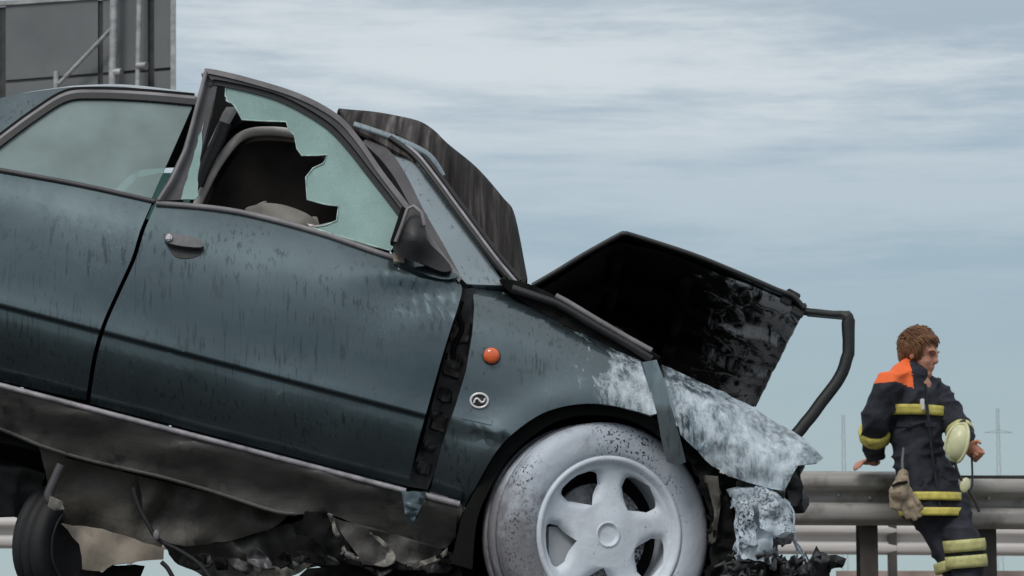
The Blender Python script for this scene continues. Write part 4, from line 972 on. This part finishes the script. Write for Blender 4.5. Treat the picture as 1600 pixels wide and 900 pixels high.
# --- trousers
HPR, HPL = Q(1452, 790, .02), Q(1480, 785, .0)
KNR, KNL = Q(1492, 880, -.06), Q(1508, 862, -.17)
ANR, ANL = Q(1518, 952, -.02), Q(1512, 955, -.17)
def wrink(a, sc, seed): return lambda p: a * noise.fractal(V((p.x * sc, p.y * sc, p.z * sc * 1.7 + seed)), 1, 2, 3)
bm = bmesh.new()
limb(bm, [HPR, HPR.lerp(KNR, .5), KNR, ANR], [.12, .10, .088, .08]); limb(bm, [HPL, HPL.lerp(KNL, .5), KNL, ANL], [.11, .094, .086, .08])
limb(bm, [Q(1450, 745), Q(1460, 790)], [.15, .145])
tr = fuse('trousers', bm, 'turnout', man, .010, 4, lambda p: .015 * max(0, 1 - abs(noise.noise(V((p.x * 6 - p.z * 4, p.y * 5, p.z * 12 + p.x * 6)))) * 2.6) ** 2 - .005)
def band(name, a, b, t0, t1, ra, rb, m, parent, tilt=V((0, 0, 0)), n=24, el=1.0):
    bm = bmesh.new(); secs = []; a, b = V(a), V(b); d = (b - a).normalized(); s = d.cross(V((0, 1, 0))).normalized(); q = d.cross(s)
    for i in range(4):
        t = t0 + (t1 - t0) * i / 3; c = a.lerp(b, t); r = ra + (rb - ra) * t
        r += .0025 * math.sin(math.pi * i / 3)
        secs.append((c, s * r, q * r * el))
    add_loft(bm, secs, n)
    for v in bm.verts: v.co += (v.co - (a + d * (v.co - a).dot(d))).normalized() * .006 * noise.noise(v.co * 22)
    bmesh.ops.recalc_face_normals(bm, faces=bm.faces[:]); return finish(name, bm, m, parent)
for y0, y1 in ((843, 862), (868, 887)):
    def lc(y): return Q(1505 + (y - 830) * .10, y, -.17)
    band('reflective_band', lc(y0), lc(y1), 0, 1, .108, .106, 'paleband', tr)
band('reflective_band', Q(1488, 874, -.05), Q(1493, 890, -.055), 0, 1, .106, .104, 'paleband', tr)
for an, k in ((ANR, -.05), (ANL, .02)):
    bm = bmesh.new(); f0 = V((an.x, an.y, .0))
    limb(bm, [V((an.x, an.y, an.z + .06)), V((an.x, an.y, .09)), V((an.x + .02, an.y - .01, .055))], [.07, .062, .06])
    limb(bm, [V((an.x - .02, an.y, .05)), V((an.x + .09, an.y - .05, .05)), V((an.x + .16, an.y - .09, .042))], [.052, .05, .04])
    fuse('boot', bm, 'black', man, .01, 3)
# --- jacket
def sec(px, py, hw, hd, dy=0): return (Q(px, py, dy), sd_ * hw, ax * hd)
JT = [sec(1422, 568, .07, .07), sec(1422, 580, .115, .085), sec(1424, 604, .18, .11), sec(1428, 632, .20, .125), sec(1431, 662, .18, .125), sec(1434, 700, .17, .125), sec(1444, 740, .19, .14), sec(1455, 775, .205, .155), sec(1463, 808, .215, .16)]
def jt(t):
    i = max(0, min(len(JT) - 2, int(t))); k = t - i; a, b = JT[i], JT[i + 1]
    return tuple(x.lerp(y, k) for x, y in zip(a, b))
bm = bmesh.new(); add_loft(bm, JT, 28)
limb(bm, [SHR, ELR, WRR.lerp(ELR, .12)], [.078, .076, .062]); limb(bm, [SHL, ELL, WRL.lerp(ELL, .12)], [.078, .07, .056])
limb(bm, [SHR, Q(1416, 586)], [.078, .07]); limb(bm, [SHL, Q(1428, 590)], [.078, .07])
add_ell(bm, Q(1422, 576), V((.08, 0, 0)), V((0, .08, 0)), V((0, 0, .05)))
def folds(p):
    """soft cloth with drag lines that run across the body and sleeves"""
    a = 1 - abs(noise.noise(V((p.x * 4 + p.z * 5, p.y * 4, p.z * 11 - p.x * 5)))) * 2.6
    return .016 * max(0, a) ** 2 - .005 + .004 * noise.noise(p * 22)
jk = fuse('jacket', bm, ['turnout', 'orangecloth'], man, .009, 4, folds)
for f in jk.data.polygons:
    c = f.center; 
    # orange yoke over the shoulders
    k = KM; px = 800 + (c.x) / c.y * F; py_z = c.z
    zt = Q(1400, 603).z + .02 * noise.noise(c * 8) - .25 * max(0, c.x - Q(1395, 600).x)
    if c.z > zt and c.x < Q(1420, 600).x: f.material_index = 1
def torso_band(name, t0, t1, m, parent, gro=.010, arc_=None):
    bm = bmesh.new(); secs = [jt(t0 + (t1 - t0) * i / 3) for i in range(4)]
    secs = [(c, a * (1 + gro / a.length), b * (1 + gro / b.length)) for c, a, b in secs]; add_loft(bm, secs, 32)
    for v in bm.verts: v.co += V((.004, -.006, 0)) * noise.noise(v.co * 14)
    bmesh.ops.recalc_face_normals(bm, faces=bm.faces[:]); return finish(name, bm, m, parent)
torso_band('reflective_band', 3.10, 3.62, 'yellow', jk, .018)
torso_band('reflective_band', 6.86, 7.24, 'yellow', jk, .020)
torso_band('reflective_band', 7.58, 7.96, 'yellow', jk, .018)
band('reflective_band', ELR, WRR, .24, .52, .086, .078, 'yellow', jk)
band('reflective_band', ELL, WRL, .35, .55, .077, .071, 'paleband', jk)
for a_, (x, y, w, h) in enumerate(((1412, 664, .085, .02), (1456, 664, .07, .02), (1430, 754, .10, .022))):
    box('pocket_flap', Q(x, y, -.150 if a_ != 1 else -.175), (w, .016, h * 1.6), 'turnout', jk, Matrix.Rotation(-.64, 4, 'Z') @ Matrix.Rotation(.08, 4, 'Y'), .005)
tube('front_flap', [Q(1446, 600, -.16), Q(1449, 640, -.168), Q(1455, 700, -.168), Q(1470, 806, -.185)], .016, 'turnout', jk, 8, (.5, 1))
box('chest_clip', Q(1441, 632, -.17), (.022, .02, .06), 'chrome', jk, bev=.004)
tube('collar', [Q(1424, 580) + (ax * math.cos(a) * .082 + sd_ * math.sin(a) * .088) + V((0, 0, .012 * math.cos(a))) * -1 for a in [2 * math.pi * i / 20 for i in range(21)]], .019, 'turnout', jk, 8, (1.4, .7))
# --- helmet held in the left hand
he = thing('helmet', 'pale yellow helmet held in the firefighter\'s hand', 'helmet', Q(1494, 695, -.2))
hc = Q(1500, 692, -.20); a_ = V((.93, -.1, -.15)).normalized(); u_ = V((-.55, -.62, .55)).normalized(); 
bm = bmesh.new(); hx = V((.22, -.1, 1)).normalized(); hz = V((-.93, -.36, .08)); hz = (hz - hx * hz.dot(hx)).normalized(); hy = hz.cross(hx)
prev = None
for i in range(13):
    ph = i / 12 * math.pi / 2
    ring = [bm.verts.new(hc + (hx * .098 * math.cos(th) + hy * .072 * math.sin(th)) * math.cos(ph) + hz * (.072 * math.sin(ph) + (.012 * math.exp(-(math.sin(th) / .25) ** 2) if i > 2 else 0))) for th in [2 * math.pi * k / 28 for k in range(28)]] if i < 12 else [bm.verts.new(hc + hz * .083)]
    if prev:
        for k in range(28):
            f = bm.faces.new((prev[k], prev[(k + 1) % 28], ring[(k + 1) % 28], ring[k]) if len(ring) > 1 else (prev[k], prev[(k + 1) % 28], ring[0])); f.smooth = True
    prev = ring
bmesh.ops.recalc_face_normals(bm, faces=bm.faces[:]); finish('shell', bm, 'helmet', he)
tube('brim', [hc + hx * .102 * math.cos(t) + hy * .076 * math.sin(t) for t in [2 * math.pi * k / 28 for k in range(29)]], .0085, 'helmet', he, 8)
tube('ridge', [hc + hx * .101 * math.cos(t) + hz * .085 * math.sin(t) for t in [math.pi * k / 14 for k in range(15)]], .007, 'helmet', he, 6)
tube('visor', [hc + hx * .108 * math.cos(t) + hy * (.02 + .08 * math.sin(t)) - hz * .015 for t in [math.pi * k / 12 for k in range(13)]], .014, 'trim', he, 8, (1.3, .5))
tube('chin_strap', [Q(x, y, -.2) for x, y in crom([(1518, 708), (1519, 730), (1519, 758), (1514, 768)], 4)], .0055, 'black', he, 6)
tube('chin_strap', [Q(x, y, -.2) for x, y in crom([(1492, 722), (1498, 742), (1512, 764), (1524, 784), (1530, 800)], 4)], .008, 'black', he, 6)
bm = bmesh.new(); add_ell(bm, Q(1508, 758, -.2), V((.022, 0, -.02)), V((0, .014, 0)), V((.018, 0, .034))); finish('chin_pad', bm, 'helmet', he)
# --- pair of gloves clipped at the hip
gv = thing('work_gloves', 'tan leather work glove hanging at the firefighter\'s hip', 'gloves', Q(1412, 770, -.3))
bm = bmesh.new(); gd = -.27
limb(bm, [Q(1411, 742, gd), Q(1408, 758, gd), Q(1405, 770, gd)], [.030, .045, .055], 12)
add_ell(bm, Q(1409, 778, gd), V((.058, 0, .012)), V((0, .028, 0)), V((.012, 0, .066))); add_ell(bm, Q(1420, 788, gd), V((.05, 0, -.02)), V((0, .026, 0)), V((-.02, 0, .05)))
for (x0, y0, x1, y1) in ((1412, 794, 1420, 812), (1421, 794, 1430, 814), (1428, 790, 1438, 808), (1432, 784, 1441, 796)):
    a, b = Q(x0, y0, gd), Q(x1, y1, gd); add_tube(bm, [a.lerp(b, -.8), a, a.lerp(b, .6), b], [.017, .017, .016, .012], 8)
a, b = Q(1394, 772, gd), Q(1394, 796, gd); add_tube(bm, [a + V((.03, 0, .02)), a, b], [.018, .018, .012], 8)
fuse('glove', bm, 'glove', gv, .006, 2, wrink(.004, 18, 2))
tube('cuff_band', [Q(x, y, gd - .05) for x, y in ((1394, 760), (1404, 755), (1418, 753))], .008, 'seat', gv, 6)
tube('clip_strap', [Q(1411, 744, gd), Q(1410, 720, gd + .04), Q(1412, 700, gd + .06)], .009, 'trim', gv, 6)
